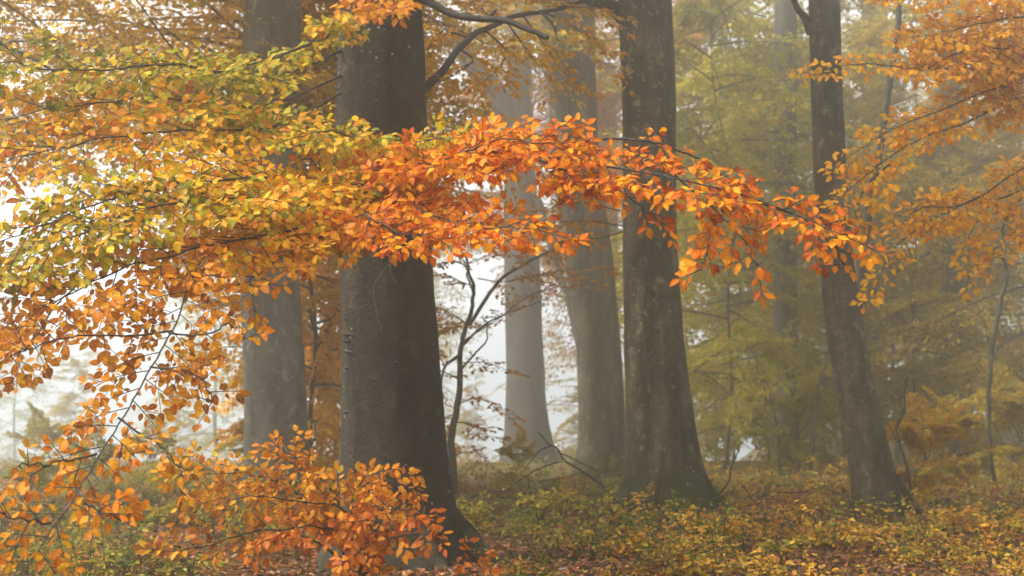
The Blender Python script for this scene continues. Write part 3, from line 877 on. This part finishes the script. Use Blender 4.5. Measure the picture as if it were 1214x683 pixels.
# beech standing outside the right edge whose amber branches hang into the picture
TR = base_of(1290, 15.5)
tr = empty('beech_tree', TR, 'amber leaved beech branches hanging in from the right edge, tree itself outside the picture', 'tree')
trunk_mesh([(0, 1260, 1325), (300, 1258, 1330), (500, 1255, 1335), (640, 1235, 1350)], 15.5, BARK_BROWN, 'trunk', tr, top=13, seed=21, origin=TR, base_z=TR[2])
AMBR = [((.86, .45, .008), 4), ((.84, .36, .006), 2.4), ((.82, .50, .012), 2), ((.60, .22, .008), .5)]
for i, (rows, tw) in enumerate([
    ([(1270, 60, 15.3), (1200, 60, 14.9), (1150, 62, 14.6), (1110, 80, 14.3), (1085, 95, 14.2)], .68),
    ([(1270, 20, 15.3), (1200, 18, 14.8), (1140, 22, 14.5), (1090, 20, 14.3)], .62),
    ([(1270, 90, 15.3), (1190, 82, 14.8), (1120, 85, 14.4), (1060, 85, 14.1), (1010, 88, 13.9), (960, 104, 13.8)], .30),
    ([(1270, 95, 15.3), (1215, 98, 15.0), (1160, 108, 14.6), (1100, 130, 14.3), (1040, 150, 14.1), (990, 180, 14.0)], .36),
    ([(1270, 110, 15.3), (1200, 118, 14.9), (1150, 145, 14.5), (1100, 165, 14.3), (1050, 190, 14.1), (1000, 225, 14.0), (975, 250, 13.9)], .36),
    ([(1270, 0, 15.3), (1180, -10, 14.8), (1120, -5, 14.5), (1060, 8, 14.3)], .4),
    ([(1270, 170, 15.3), (1214, 198, 15.0), (1165, 232, 14.7), (1110, 262, 14.4), (1070, 290, 14.3), (1042, 350, 14.2)], .30),
    ([(1270, 190, 15.3), (1210, 225, 14.9), (1180, 240, 14.7), (1160, 262, 14.6), (1155, 300, 14.5), (1165, 330, 14.4)], .28),
    ([(1165, 232, 14.7), (1130, 245, 14.5), (1090, 245, 14.4), (1060, 262, 14.3)], .34),
    ([(1214, 230, 14.9), (1195, 260, 14.7), (1190, 290, 14.6), (1180, 315, 14.5)], .36),
    ([(1060, 190, 14.1), (1030, 215, 14.05), (1010, 240, 14.0), (1015, 268, 13.95)], .34),
]):
    m += mid_spray(tr, TR, 540 + i, rows, lin(tw, tw * .45), AMBR, gap=.062, leaf=.088, up=(0, -.8, .6), lgap=.042, droop=.30, r0=.012, hi=True, jit=.5)
print('mid leaves', m)

# ------------------------------------------------------------------ trees farther back
OV = 'olive and gold young beeches dissolving into the mist on the right'
put_tree(V_GREEN[0], at(862, 40), .4, 1.35, 'green leaved young beech in the mist just right of the tall brown trunk', OV, (1, 1, .9))
put_tree(V_GREEN[1], at(915, 46), 2.1, 1.8, 'green young beech behind the slim curving trunk on its left side', OV)
put_tree(V_OLIVE[0], at(1085, 42), 1.2, 1.3, 'olive young beech filling the mist right of the slim curving trunk', OV, (.95, .95, .9))
put_tree(V_OLIVE[1], at(1225, 38), 3.3, 1.35, 'olive young beech at the right edge beneath the amber branches', OV, (.9, .85, .8))
put_tree(V_GREEN[0], at(1000, 48), 4.0, 1.4, 'dim olive green beech directly behind the slim curving trunk', OV, (1.1, 1, .9))
put_tree(V_OLIVE[0], at(845, 56), 5.0, 1.5, 'faded gold beech far back, beside the tall brown trunk near the top', OV, (1.1, .8, .8))
FARL = 'faint beech crown deep in the mist on the right, among many alike'
for i, (u, D, v, rz, s, tint) in enumerate([(930, 60, 0, .5, 1.2, (1.1, .9, .8)), (1150, 52, 1, 1.5, 1.15, (1, 1, .9)), (1060, 62, 0, 2.5, 1.2, (1.05, .9, .8)), (1230, 56, 0, 3.5, .95, (1, .9, .8)),
                                            (860, 68, 1, .9, 1.2, (1.1, 1, .9)), (990, 74, 0, 1.9, 1.0, (1.1, .85, .75)), (1110, 72, 1, 4.2, 1.2, (1, 1, 1)), (1260, 72, 0, 5.2, 1.0, (1, .9, .8)),
                                            (1310, 46, 1, 2.2, 1.0, (1, .9, .8)), (820, 80, 0, 3.1, 1.2, (1.1, 1, .9)), (920, 84, 1, .2, 1.2, (1, 1, 1)), (1050, 86, 0, 1.3, 1.2, (1, .9, .8)), (1190, 85, 1, 2.7, 1.2, (1, .95, .9))]):
    put_tree(V_FAR[v], at(u, D), rz, s, FARL, 'faint beech crowns deep in the mist', tint)
# measured far trunks
for u, D, prof, lab, seed, top in [
    (932, 44, [(0, 918, 945), (330, 917, 945), (540, 915, 949)], 'dim broad trunk in the mist left of the slim curving trunk', 31, 15),
    (1130, 46, [(0, 1116, 1140), (230, 1117, 1142), (505, 1115, 1144), (535, 1112, 1147)], 'dim broad trunk in the mist under the amber branches at far right', 32, 26),
    (1040, 58, [(0, 1022, 1052), (300, 1020, 1048), (530, 1016, 1050)], 'faint broad trunk showing at the top between slim trunk and amber leaves', 33, 26),
    (716, 62, [(0, 706, 729), (200, 708, 732), (350, 710, 734), (530, 708, 738)], 'faint upright trunk seen in the gap left of the tall brown trunk', 34, 16.5)]:
    big_tree(lab, u, D, prof, BARK_FAR, seed, top, group='dim trunks far back in the mist', seg=20, flare=.08)


def bent_stem(name, label, cat, base_u, D, rows, r0, r1, mat, extra=(), group=None, sprays=(), pal=RUST, seed=0, leaf=.09):
    B = base_of(base_u, D)
    t = empty(name, B, label, cat, group)
    b = Buf()
    limb(b, [B - np.array([0, 0, .15])] + [P(u, v, D + dd) for u, v, dd in rows], r0, r1, seed, n=60, kink=.04)
    b.build('trunk', BARK_FAR, t, B)
    for i, (rw, a, c) in enumerate(extra):
        b = Buf(); limb(b, [P(u, v, D + dd) for u, v, dd in rw], a, c, seed + i + 1, n=26, sides=6, kink=.035)
        b.build('branch', BARK_FAR, t, B)
    for i, (rw, tw) in enumerate(sprays):
        mid_spray(t, B, seed * 10 + i, [(u, v, D + dd) for u, v, dd in rw], lin(tw, tw * .5), pal, gap=.17, leaf=leaf, up=(0, -.15, .98), lgap=.075)
    return t


bent_stem('beech_sapling', 'slender forked sapling with rust leaves against the white gap right of the huge dark trunk', 'sapling', 537, 23.0,
          [(537, 560, 0), (536, 520, 0), (543, 470, 0), (546, 420, 0), (560, 380, .1), (566, 340, .2), (562, 300, .3)], .075, .02, BARK_FAR,
          extra=[([(546, 420, 0), (528, 435, 0), (522, 470, -.1), (517, 500, -.2)], .03, .012), ([(557, 385, .1), (585, 340, .2), (612, 318, .3), (640, 305, .4), (672, 292, .5), (700, 285, .6)], .035, .008),
                 ([(548, 410, 0), (575, 385, .2), (610, 372, .4), (645, 360, .5)], .025, .006), ([(562, 350, .2), (556, 325, .1), (548, 300, 0)], .02, .006), ([(545, 440, 0), (575, 400, -.1), (572, 370, -.2)], .02, .006)],
          sprays=[([(566, 330, .2), (600, 335, .4), (640, 328, .6), (690, 320, .8), (720, 325, 1.0)], .6), ([(548, 405, 0), (590, 380, .3), (640, 350, .5), (700, 345, .6)], .5),
                  ([(545, 450, 0), (520, 440, .2), (500, 450, .3)], .5), ([(541, 480, 0), (570, 470, -.2), (605, 485, -.4)], .5), ([(540, 500, 0), (560, 505, -.2), (580, 525, -.4)], .45),
                  ([(540, 490, 0), (520, 500, 0), (505, 510, 0)], .4), ([(546, 430, 0), (575, 430, .2), (600, 440, .4)], .45), ([(556, 385, .1), (530, 370, .1), (500, 372, 0)], .6),
                  ([(562, 340, .2), (530, 330, .1), (505, 340, 0)], .5), ([(562, 310, .3), (590, 300, .3), (620, 310, .2)], .5), ([(560, 320, .3), (535, 310, .3), (515, 318, .3)], .5), ([(538, 540, 0), (560, 535, 0), (580, 545, 0)], .35)],
          seed=61, pal=RUST, leaf=.10)
bent_stem('young_tree', 'thin leaning trunk in the white mist between the pale centre trunk and twin stems', 'tree', 704, 50.0,
          [(700, 480, 0), (690, 420, 0), (675, 360, 0), (655, 300, 0), (640, 240, 0)], .17, .12, BARK_FAR, seed=62)
bent_stem('young_tree', 'thin dark stem forking upward just behind the slim curving trunk', 'tree', 1020, 25.0,
          [(1014, 430, 0), (1014, 360, 0), (1021, 290, 0), (1030, 230, 0), (1043, 160, 0), (1052, 100, 0), (1060, 0, 0)], .11, .05, BARK_FAR, seed=63)
bent_stem('beech_sapling', 'thin bent sapling under the amber leaves at the far right', 'sapling', 1180, 27.0,
          [(1178, 560, 0), (1172, 500, 0), (1173, 430, 0), (1180, 380, 0), (1192, 335, 0), (1186, 312, 0), (1165, 295, 0)], .055, .03, BARK_FAR,
          extra=[([(1176, 500, 0), (1195, 530, 0), (1214, 560, 0)], .012, .006), ([(1175, 420, 0), (1165, 380, 0), (1150, 350, .2)], .015, .006)], seed=64)
bent_stem('beech_sapling', 'short thin sapling in the mist left of the slim curving trunk foot', 'sapling', 963, 37.0,
          [(963, 560, 0), (967, 510, 0), (976, 455, 0), (984, 420, 0)], .07, .04, BARK_FAR, seed=65)
bent_stem('beech_sapling', 'thin upright sapling midway between brown trunk and slim curving trunk', 'sapling', 924, 38.0,
          [(924, 550, 0), (921, 510, 0), (915, 470, 0), (905, 440, 0)], .05, .02, BARK_FAR, seed=66)
bent_stem('bare_sapling', 'leafless wavy sapling standing right of the slim curving trunk', 'sapling', 1082, 19.5,
          [(1081, 600, 0), (1077, 565, 0), (1066, 525, 0), (1063, 500, 0), (1072, 475, 0), (1070, 445, 0)], .03, .007, BARK_FAR,
          extra=[([(1064, 505, 0), (1068, 488, 0), (1062, 470, 0)], .012, .004), ([(1068, 530, 0), (1050, 505, 0), (1040, 490, 0)], .010, .004)], seed=67)

# left and centre background
LG = 'misty beeches on the left and centre'
put_tree(V_GOLD[0], at(378, 25), .5, 1.25, 'gold leaved beech seen in the gap between the grey trunk and the huge dark trunk', LG, (1.2, 1.3, .9))
put_tree(V_HIGH[0], at(-95, 20), .7, .95, 'tall beech whose olive brown leaves veil the upper left corner', LG, (1.15, 1.35, .7))
put_tree(V_HIGH[0], at(322, 27), 2.9, 1.1, 'beech with gold brown high crown behind the top of the grey trunk', LG, (1.15, 1.25, .6))
put_tree(V_HIGH[0], at(618, 60), 1.9, 1.55, 'high crowned misty beech behind the forked pale trunk', LG, (.9, .75, .6))
put_tree(V_HIGH[0], at(775, 58), 4.6, 1.5, 'high crowned beech with pinkish brown leaves above the tall brown trunk', LG, (.95, .7, .7))
put_tree(V_GOLD[0], at(392, 31), 2.5, 1.35, 'second gold beech, fainter, behind the one in the gap left of the huge dark trunk', LG, (1.2, 1.2, .85))
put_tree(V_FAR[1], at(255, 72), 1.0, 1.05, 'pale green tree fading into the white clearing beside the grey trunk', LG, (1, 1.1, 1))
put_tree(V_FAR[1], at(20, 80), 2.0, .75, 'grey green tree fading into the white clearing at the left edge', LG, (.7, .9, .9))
put_tree(V_FAR[0], at(690, 76), 3.0, 1.05, 'faint tree between the pale centre trunk and the twin stems', LG, (1, 1, .9))
put_tree(V_FAR[1], at(500, 74), 5.0, .95, 'faint tree in the white gap just right of the huge dark trunk', LG, (1, 1, .9))

put_tree(V_OLIVE[1], at(870, 50), 1.9, 1.6, 'golden olive beech leaning out from behind the tall brown trunk, right side', OV, (.95, 1.15, .8))
put_tree(V_GOLD[0], at(1140, 49), .9, 1.6, 'gold leaved young beech in the mist at the far right under the hanging branches', OV, (.85, 1.05, .8))
put_tree(V_OLIVE[0], at(960, 62), 2.8, 1.5, 'pale gold beech far behind, between the brown trunk and the slim curving trunk', OV, (1.05, 1.1, .8))
for i, (u, D, s) in enumerate([(90, 52, .34), (215, 55, .3), (330, 50, .33), (480, 52, .28), (560, 56, .26), (690, 58, .3), (850, 50, .36), (930, 54, .34), (1100, 52, .38), (1190, 50, .36)]):
    put_tree((V_OLIVE + V_GREEN)[i % 4], at(u, D), i * 1.3, s, 'hazy low bush on the skyline where the forest floor ends', 'hazy bushes along the end of the forest floor', (1, 1, .9), name='shrub', cat='shrub')
# shrubs in the middle distance
SG = 'low leafy shrubs on the forest floor'
for u, D, rz, s, tint, lab in [
    (1085, 23, .3, .55, (.9, 1.1, .9), 'amber shrub at the right foot of the slim curving trunk'),
    (1130, 26, 1.7, .6, (.75, 1.1, .9), 'amber shrub beneath the bent sapling at far right'),
    (945, 38, 5.1, .9, (.6, 1.1, 1), 'dull gold shrub in the mist between brown trunk and slim curving trunk'),
    (1200, 31, .9, .85, (.7, 1.1, 1), 'dull brown shrub in the mist at the right edge'),
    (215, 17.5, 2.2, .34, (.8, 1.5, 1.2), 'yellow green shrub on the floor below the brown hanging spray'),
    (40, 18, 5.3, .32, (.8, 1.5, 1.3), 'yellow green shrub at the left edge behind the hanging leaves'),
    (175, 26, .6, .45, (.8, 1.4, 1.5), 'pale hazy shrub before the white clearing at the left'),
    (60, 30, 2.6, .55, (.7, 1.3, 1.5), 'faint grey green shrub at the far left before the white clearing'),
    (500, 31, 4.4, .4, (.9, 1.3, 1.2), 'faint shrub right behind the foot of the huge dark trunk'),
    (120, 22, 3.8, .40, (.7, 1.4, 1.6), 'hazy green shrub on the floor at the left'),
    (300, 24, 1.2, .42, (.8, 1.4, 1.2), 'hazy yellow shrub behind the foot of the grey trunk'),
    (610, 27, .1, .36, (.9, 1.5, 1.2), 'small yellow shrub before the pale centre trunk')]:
    put_tree(V_GOLD[1], at(u, D), rz, s, lab, SG, tint, name='shrub', cat='shrub')


# ------------------------------------------------------------------ forest floor plants
def in_view(x, y, pad=.4):
    return np.abs(x) < (607 / F) * y + pad


nr = np.random.default_rng(9)
HERBS = [[((.08, .13, .012), 4), ((.15, .20, .014), 3), ((.30, .28, .022), 1.5)],
         [((.34, .32, .035), 4), ((.24, .25, .03), 2), ((.46, .34, .035), 2)],
         [((.56, .36, .03), 4), ((.54, .25, .022), 2), ((.44, .34, .04), 1)],
         [((.36, .13, .02), 3), ((.46, .20, .025), 2), ((.22, .10, .02), 2)]]


def herb_points(n, rng, y0, y1):
    y = 1 / rng.uniform(1 / y1, 1 / y0, n) if True else None
    x = rng.uniform(-1, 1, n) * (607 / F * y + 2.2)
    return x, y


def undergrowth():
    lb, wb = Buf(), Buf()
    x, y = herb_points(11500, nr, 11.2, 60)
    keep = hash_noise(x, y, 1.3) + .5 * hash_noise(y, x, 3.1) + nr.normal(0, .35, len(x)) > .46 - .66 * sstep(21, 30, y) - .12 * sstep(2.5, 4.5, x)
    for tx, ty, tr_ in ((MB[0], 13.6, .75), (B2[0], 22.5, .6), (B4[0], 19.6, .65), (B5[0], 18.7, .5), (B3[0], 55, .8), (B6[0], 36, .8)):
        keep &= (x - tx) ** 2 + (y - ty) ** 2 > tr_ ** 2
    keep &= ~((np.abs(CX + F * x / y - 460) < 150) & (y < 14.3))
    x, y = x[keep], y[keep]
    for i in range(len(x)):
        gz = float(ground(x[i], y[i]))
        px = CX + F * x[i] / y[i]
        right = sstep(640, 900, px)
        front = 1 - sstep(15, 20, y[i])
        w = np.array([1.9 - 1.0 * right, 1.4 - .2 * right, .45 + 2.2 * right * (.3 + front), .5])
        k = nr.choice(4, p=w / w.sum())
        h = nr.uniform(.06, .34) * (1.1 - .3 * right); st = nr.integers(1, 4)
        if nr.random() < .09: h = nr.uniform(.38, .7)
        nl = int(nr.integers(14, 30)); sz = nr.uniform(.042, .07)
        big = y[i] > 24
        if big: nl = nl // 2 + 1; sz *= 1.5
        P0 = np.array([x[i], y[i], gz])
        tot = []
        for s in range(st):
            az = nr.uniform(0, 6.28); reach = nr.uniform(.08, .35)
            end = P0 + np.array([math.cos(az) * reach, math.sin(az) * reach, h * nr.uniform(.7, 1.1)])
            mid = P0 * .4 + end * .6 + np.array([0, 0, h * .3])
            if not big: tube(wb, smooth_line([P0, mid, end], 5), .004, .002, 3)
            t = nr.uniform(.35, 1.05, nl // st + 1)[:, None]
            tot.append((1 - t) ** 2 * P0 + 2 * t * (1 - t) * mid + t * t * end + nr.normal(0, .035, (len(t), 3)))
        pos = np.concatenate(tot)
        dirs = nr.normal(0, 1, pos.shape) * (1, 1, .35) + (0, -.15, -.1)
        nrm = np.array([0, -.25, 1]) + nr.normal(0, .55, pos.shape)
        put_leaves(lb, nr, pos, dirs, nrm, sz * nr.uniform(.7, 1.2, len(pos)), pick(nr, HERBS[k], len(pos)), LO)
    o = tag(lb.build('undergrowth', M_HERB), kind='stuff')
    tag(wb.build('undergrowth_stem', M_TWIG), kind='stuff')
    # fallen leaves
    x, y = herb_points(54000, nr, 10.8, 34)
    z = ground(x, y) + .018 * hash_noise(x, y, 5.3) + nr.uniform(.005, .04, len(x))
    lb = Buf()
    LIT = [((.15, .06, .014), 4), ((.26, .085, .015), 3), ((.13, .055, .016), 3), ((.42, .2, .03), 1.4), ((.30, .05, .012), .8)]
    put_leaves(lb, nr, np.stack([x, y, z], -1), nr.normal(0, 1, (len(x), 3)) * (1, 1, .18), np.array([0, 0, 1]) + nr.normal(0, .3, (len(x), 3)),
               nr.uniform(.045, .08, len(x)) * (1 + .6 * (y > 22)), pick(nr, LIT, len(x)), LO)
    tag(lb.build('leaf_litter', M_LITTER), kind='stuff')


undergrowth()


def seedling(label, u, D, h, spread, pal, seed, n_st=6, group='yellow seedlings in the undergrowth'):
    B = base_of(u, D); r = np.random.default_rng(seed)
    t = empty('seedling', B, label, 'seedling', group)
    wb, lb = Buf(), Buf()
    for s in range(n_st):
        az = r.uniform(0, 6.28); rc = spread * r.uniform(.4, 1)
        end = B + np.array([math.cos(az) * rc, math.sin(az) * rc * .7, h * r.uniform(.6, 1.1)])
        mid = B * .5 + end * .5 + np.array([0, 0, h * .35])
        line = smooth_line([B, mid, end], 10); tube(wb, line, .006, .002, 4)
        ii = r.integers(3, 10, 26)
        pos = line[ii] + r.normal(0, .03, (26, 3))
        d = np.stack([np.cos(az) + r.normal(0, .9, 26), np.sin(az) + r.normal(0, .9, 26), r.normal(-.15, .3, 26)], -1)
        put_leaves(lb, r, pos, d, np.array([0, -.45, .9]) + r.normal(0, .3, (26, 3)), r.uniform(.045, .08, 26), pick(r, pal, 26), HI)
    wb.build('stem', M_TWIG, t, B); lb.build('foliage', M_HERB, t, B)


for i, (u, D, h, sp, k, lab) in enumerate([
    (880, 14.6, .30, .34, 2, 'bright yellow seedling clump low in front of the dead twigs at right of centre'),
    (925, 14.0, .22, .30, 1, 'yellow green seedling clump near the bottom edge beneath the brown trunk'),
    (985, 15.2, .24, .34, 2, 'golden seedling clump in front of the slim curving trunk, left side'),
    (1035, 14.2, .24, .34, 2, 'golden seedling clump near the bottom edge below the slim curving trunk'),
    (1085, 15.0, .22, .30, 1, 'yellow green seedling clump right of the golden ones below the slim trunk'),
    (1130, 15.6, .32, .32, 2, 'taller yellow seedling at lower right among rust litter'),
    (1190, 14.8, .28, .30, 2, 'yellow seedling in the lower right corner'),
    (640, 17.5, .42, .34, 1, 'yellow green seedling on the floor left of the brown trunk foot'),
    (668, 18.2, .34, .30, 1, 'lime seedling beside the arched dead branch'),
    (565, 16.5, .28, .3, 1, 'yellow seedling right of the huge dark trunk foot'),
    (830, 15.5, .28, .3, 0, 'green seedling in front of the mossy foot of the brown trunk'),
    (755, 16.2, .28, .3, 0, 'green seedling under the pile of dead twigs')]):
    seedling(lab, u, D, h, sp, HERBS[k], 700 + i)


# dead wood on the floor
def dead(name, label, lines, origin_u, D, seed, group='dead branches lying on the forest floor'):
    B = base_of(origin_u, D)
    t = empty(name, B, label, 'dead branch', group)
    for i, (rows, a, c) in enumerate(lines):
        b = Buf(); limb(b, [P(u, v, D + dd) for u, v, dd in rows], a, c, seed + i, n=24, sides=6, kink=.018)
        b.build('stick' if i == 0 else 'side_twig', M_TWIG, t, B)


dead('dead_branch', 'long arched dead branch reaching up left from the foot of the brown trunk',
     [([(735, 598, 0), (712, 575, 0), (690, 560, 0), (668, 546, 0), (660, 532, 0), (650, 525, 0), (636, 513, 0)], .022, .006), ([(661, 548, 0), (640, 555, .1), (620, 568, .2), (605, 585, .3)], .012, .004),
      ([(655, 528, 0), (640, 535, 0), (625, 552, .1), (615, 560, .2)], .010, .004), ([(662, 536, 0), (685, 545, .1), (705, 555, .2), (712, 570, .3)], .010, .004), ([(690, 560, 0), (660, 568, -.1), (640, 572, -.2)], .009, .003)], 735, 18.4, 81)
dead('dead_branch', 'tangled pile of dead twigs left of the mossy foot of the brown trunk',
     [([(728, 632, 0), (740, 610, -.1), (760, 598, -.1), (785, 594, -.1), (800, 598, 0)], .018, .008), ([(735, 628, 0), (755, 610, -.2), (778, 600, -.2), (790, 612, -.2)], .014, .006), ([(750, 635, 0), (770, 630, -.2), (800, 632, -.3), (825, 633, -.3)], .014, .006),
      ([(792, 630, 0), (794, 610, -.1), (798, 590, -.1)], .016, .006), ([(800, 640, -.2), (812, 615, -.2), (828, 600, -.2)], .012, .005), ([(770, 640, -.2), (790, 622, -.2), (835, 618, -.2)], .012, .005), ([(712, 625, .1), (735, 620, 0), (770, 622, -.2)], .010, .005)], 770, 17.2, 91)
dead('dead_branch', 'thin dead twig curling up beside the right of the brown trunk foot',
     [([(850, 588, 0), (864, 572, 0), (868, 555, 0), (876, 535, 0), (873, 515, 0)], .014, .004), ([(866, 568, 0), (864, 552, 0), (855, 538, 0)], .009, .003), ([(852, 590, 0), (868, 580, 0), (870, 560, 0)], .008, .003)], 850, 18.6, 101)
dead('dead_branch', 'long thin dead branch lying level between the two brown trunks',
     [([(895, 612, -.2), (900, 598, 0), (910, 586, 0), (940, 584, .1), (970, 578, .1), (1000, 567, .2)], .016, .005), ([(898, 600, 0), (885, 582, 0), (874, 568, 0)], .009, .004), ([(904, 590, 0), (915, 575, .1), (945, 573, .2)], .009, .004), ([(862, 600, 0), (880, 612, -.1), (892, 620, -.2)], .010, .005)], 900, 17.6, 111)
dead('dead_branch', 'dead stick leaning on the slim curving trunk foot',
     [([(1000, 622, -.6), (1012, 608, -.5), (1014, 590, -.45), (1016, 560, -.4)], .012, .004), ([(1012, 604, -.5), (1003, 585, -.45), (990, 550, -.4)], .007, .003)], 1005, 18.4, 121)

# ------------------------------------------------------------------ mist, sky, sun, camera
HAZE = 0.0092
hb = Buf()
x0, x1, y0, y1, z0, z1 = -92, 92, -32, 100, -13, 26.0
hb.add([(x0, y0, z0), (x1, y0, z0), (x1, y1, z0), (x0, y1, z0), (x0, y0, z1), (x1, y0, z1), (x1, y1, z1), (x0, y1, z1)],
       [(0, 3, 2, 1), (4, 5, 6, 7), (0, 1, 5, 4), (1, 2, 6, 5), (2, 3, 7, 6), (3, 0, 4, 7)])
mh, nt, out = nodes('mist')
pv = N(nt, 'ShaderNodeVolumePrincipled'); pv.inputs['Color'].default_value = (.965, .95, .885, 1); pv.inputs['Density'].default_value = HAZE
pv.inputs['Anisotropy'].default_value = .85
pv.inputs['Density Attribute'].default_value = ''; pv.inputs['Color Attribute'].default_value = ''; pv.inputs['Temperature Attribute'].default_value = ''
nt.links.new(pv.outputs[0], out.inputs['Volume'])
try: mh.cycles.homogeneous_volume = True
except Exception: pass
tag(hb.build('haze', mh, smooth=False), kind='stuff')

CLOUD = 3.2
w = bpy.data.worlds.new('World'); scene.world = w; w.use_nodes = True
nt = w.node_tree; bg = nt.nodes['Background']
sky = nt.nodes.new('ShaderNodeTexSky'); sky.sky_type = 'NISHITA'; sky.sun_disc = False
ELEV, AZ = math.radians(55), math.radians(-100)      # soft sun high on the left
sky.sun_elevation = ELEV; sky.sun_rotation = AZ
sky.air_density = 1.0; sky.dust_density = 6.0; sky.ozone_density = .6
hs = nt.nodes.new('ShaderNodeHueSaturation'); hs.inputs['Saturation'].default_value = .15
nt.links.new(sky.outputs[0], hs.inputs['Color'])
# low white cloud all round the horizon, thinning overhead
tcw = nt.nodes.new('ShaderNodeTexCoord'); sxyz = nt.nodes.new('ShaderNodeSeparateXYZ'); nt.links.new(tcw.outputs['Generated'], sxyz.inputs[0])
ab = N(nt, 'ShaderNodeMath', operation='ABSOLUTE'); nt.links.new(sxyz.outputs['Z'], ab.inputs[0])
cl = ramp(nt, ab.outputs[0], [(0.0, (.84, .92, 1)), (.12, (.68, .74, .8)), (.45, (.0, .0, .0))])
mulc = N(nt, 'ShaderNodeVectorMath', operation='SCALE'); nt.links.new(cl, mulc.inputs[0]); mulc.inputs['Scale'].default_value = CLOUD
addc = N(nt, 'ShaderNodeVectorMath', operation='ADD'); nt.links.new(hs.outputs[0], addc.inputs[0]); nt.links.new(mulc.outputs[0], addc.inputs[1])
nt.links.new(addc.outputs[0], bg.inputs['Color'])
bg.inputs['Strength'].default_value = .09
sl = bpy.data.lights.new('sun', 'SUN'); sl.energy = 1.5; sl.angle = math.radians(12); sl.color = (1, .95, .87)
so = bpy.data.objects.new('sun', sl); link(so)
sd = Vector((math.sin(AZ) * math.cos(ELEV), math.cos(AZ) * math.cos(ELEV), math.sin(ELEV)))
so.rotation_euler = sd.to_track_quat('Z', 'Y').to_euler(); so.location = sd * 60

cd = bpy.data.cameras.new('camera'); cam = bpy.data.objects.new('camera', cd); link(cam)
cam.location = (0, 0, CAMZ); cam.rotation_euler = (math.pi / 2 + PITCH, 0, 0)
cd.sensor_width = 36; cd.lens = 36 * F / 1214; cd.clip_end = 1000; cd.clip_start = .05
cd.dof.use_dof = True; cd.dof.focus_distance = 9.0; cd.dof.aperture_fstop = 2.8
scene.camera = cam

scene.render.engine = 'CYCLES'
cy = scene.cycles
cy.max_bounces = 8; cy.diffuse_bounces = 3; cy.glossy_bounces = 2; cy.transmission_bounces = 4; cy.volume_bounces = 3; cy.transparent_max_bounces = 4
cy.sample_clamp_indirect = 6; cy.use_denoising = True
try:
    cy.denoiser = 'OPENIMAGEDENOISE'; cy.denoising_prefilter = 'ACCURATE'; cy.denoising_input_passes = 'RGB_ALBEDO_NORMAL'
except Exception as e: print(e)
cy.use_adaptive_sampling = True; cy.adaptive_threshold = .015
scene.view_settings.view_transform = 'Standard'; scene.view_settings.look = 'None'; scene.view_settings.gamma = 1.0
scene.view_settings.exposure = 2.0
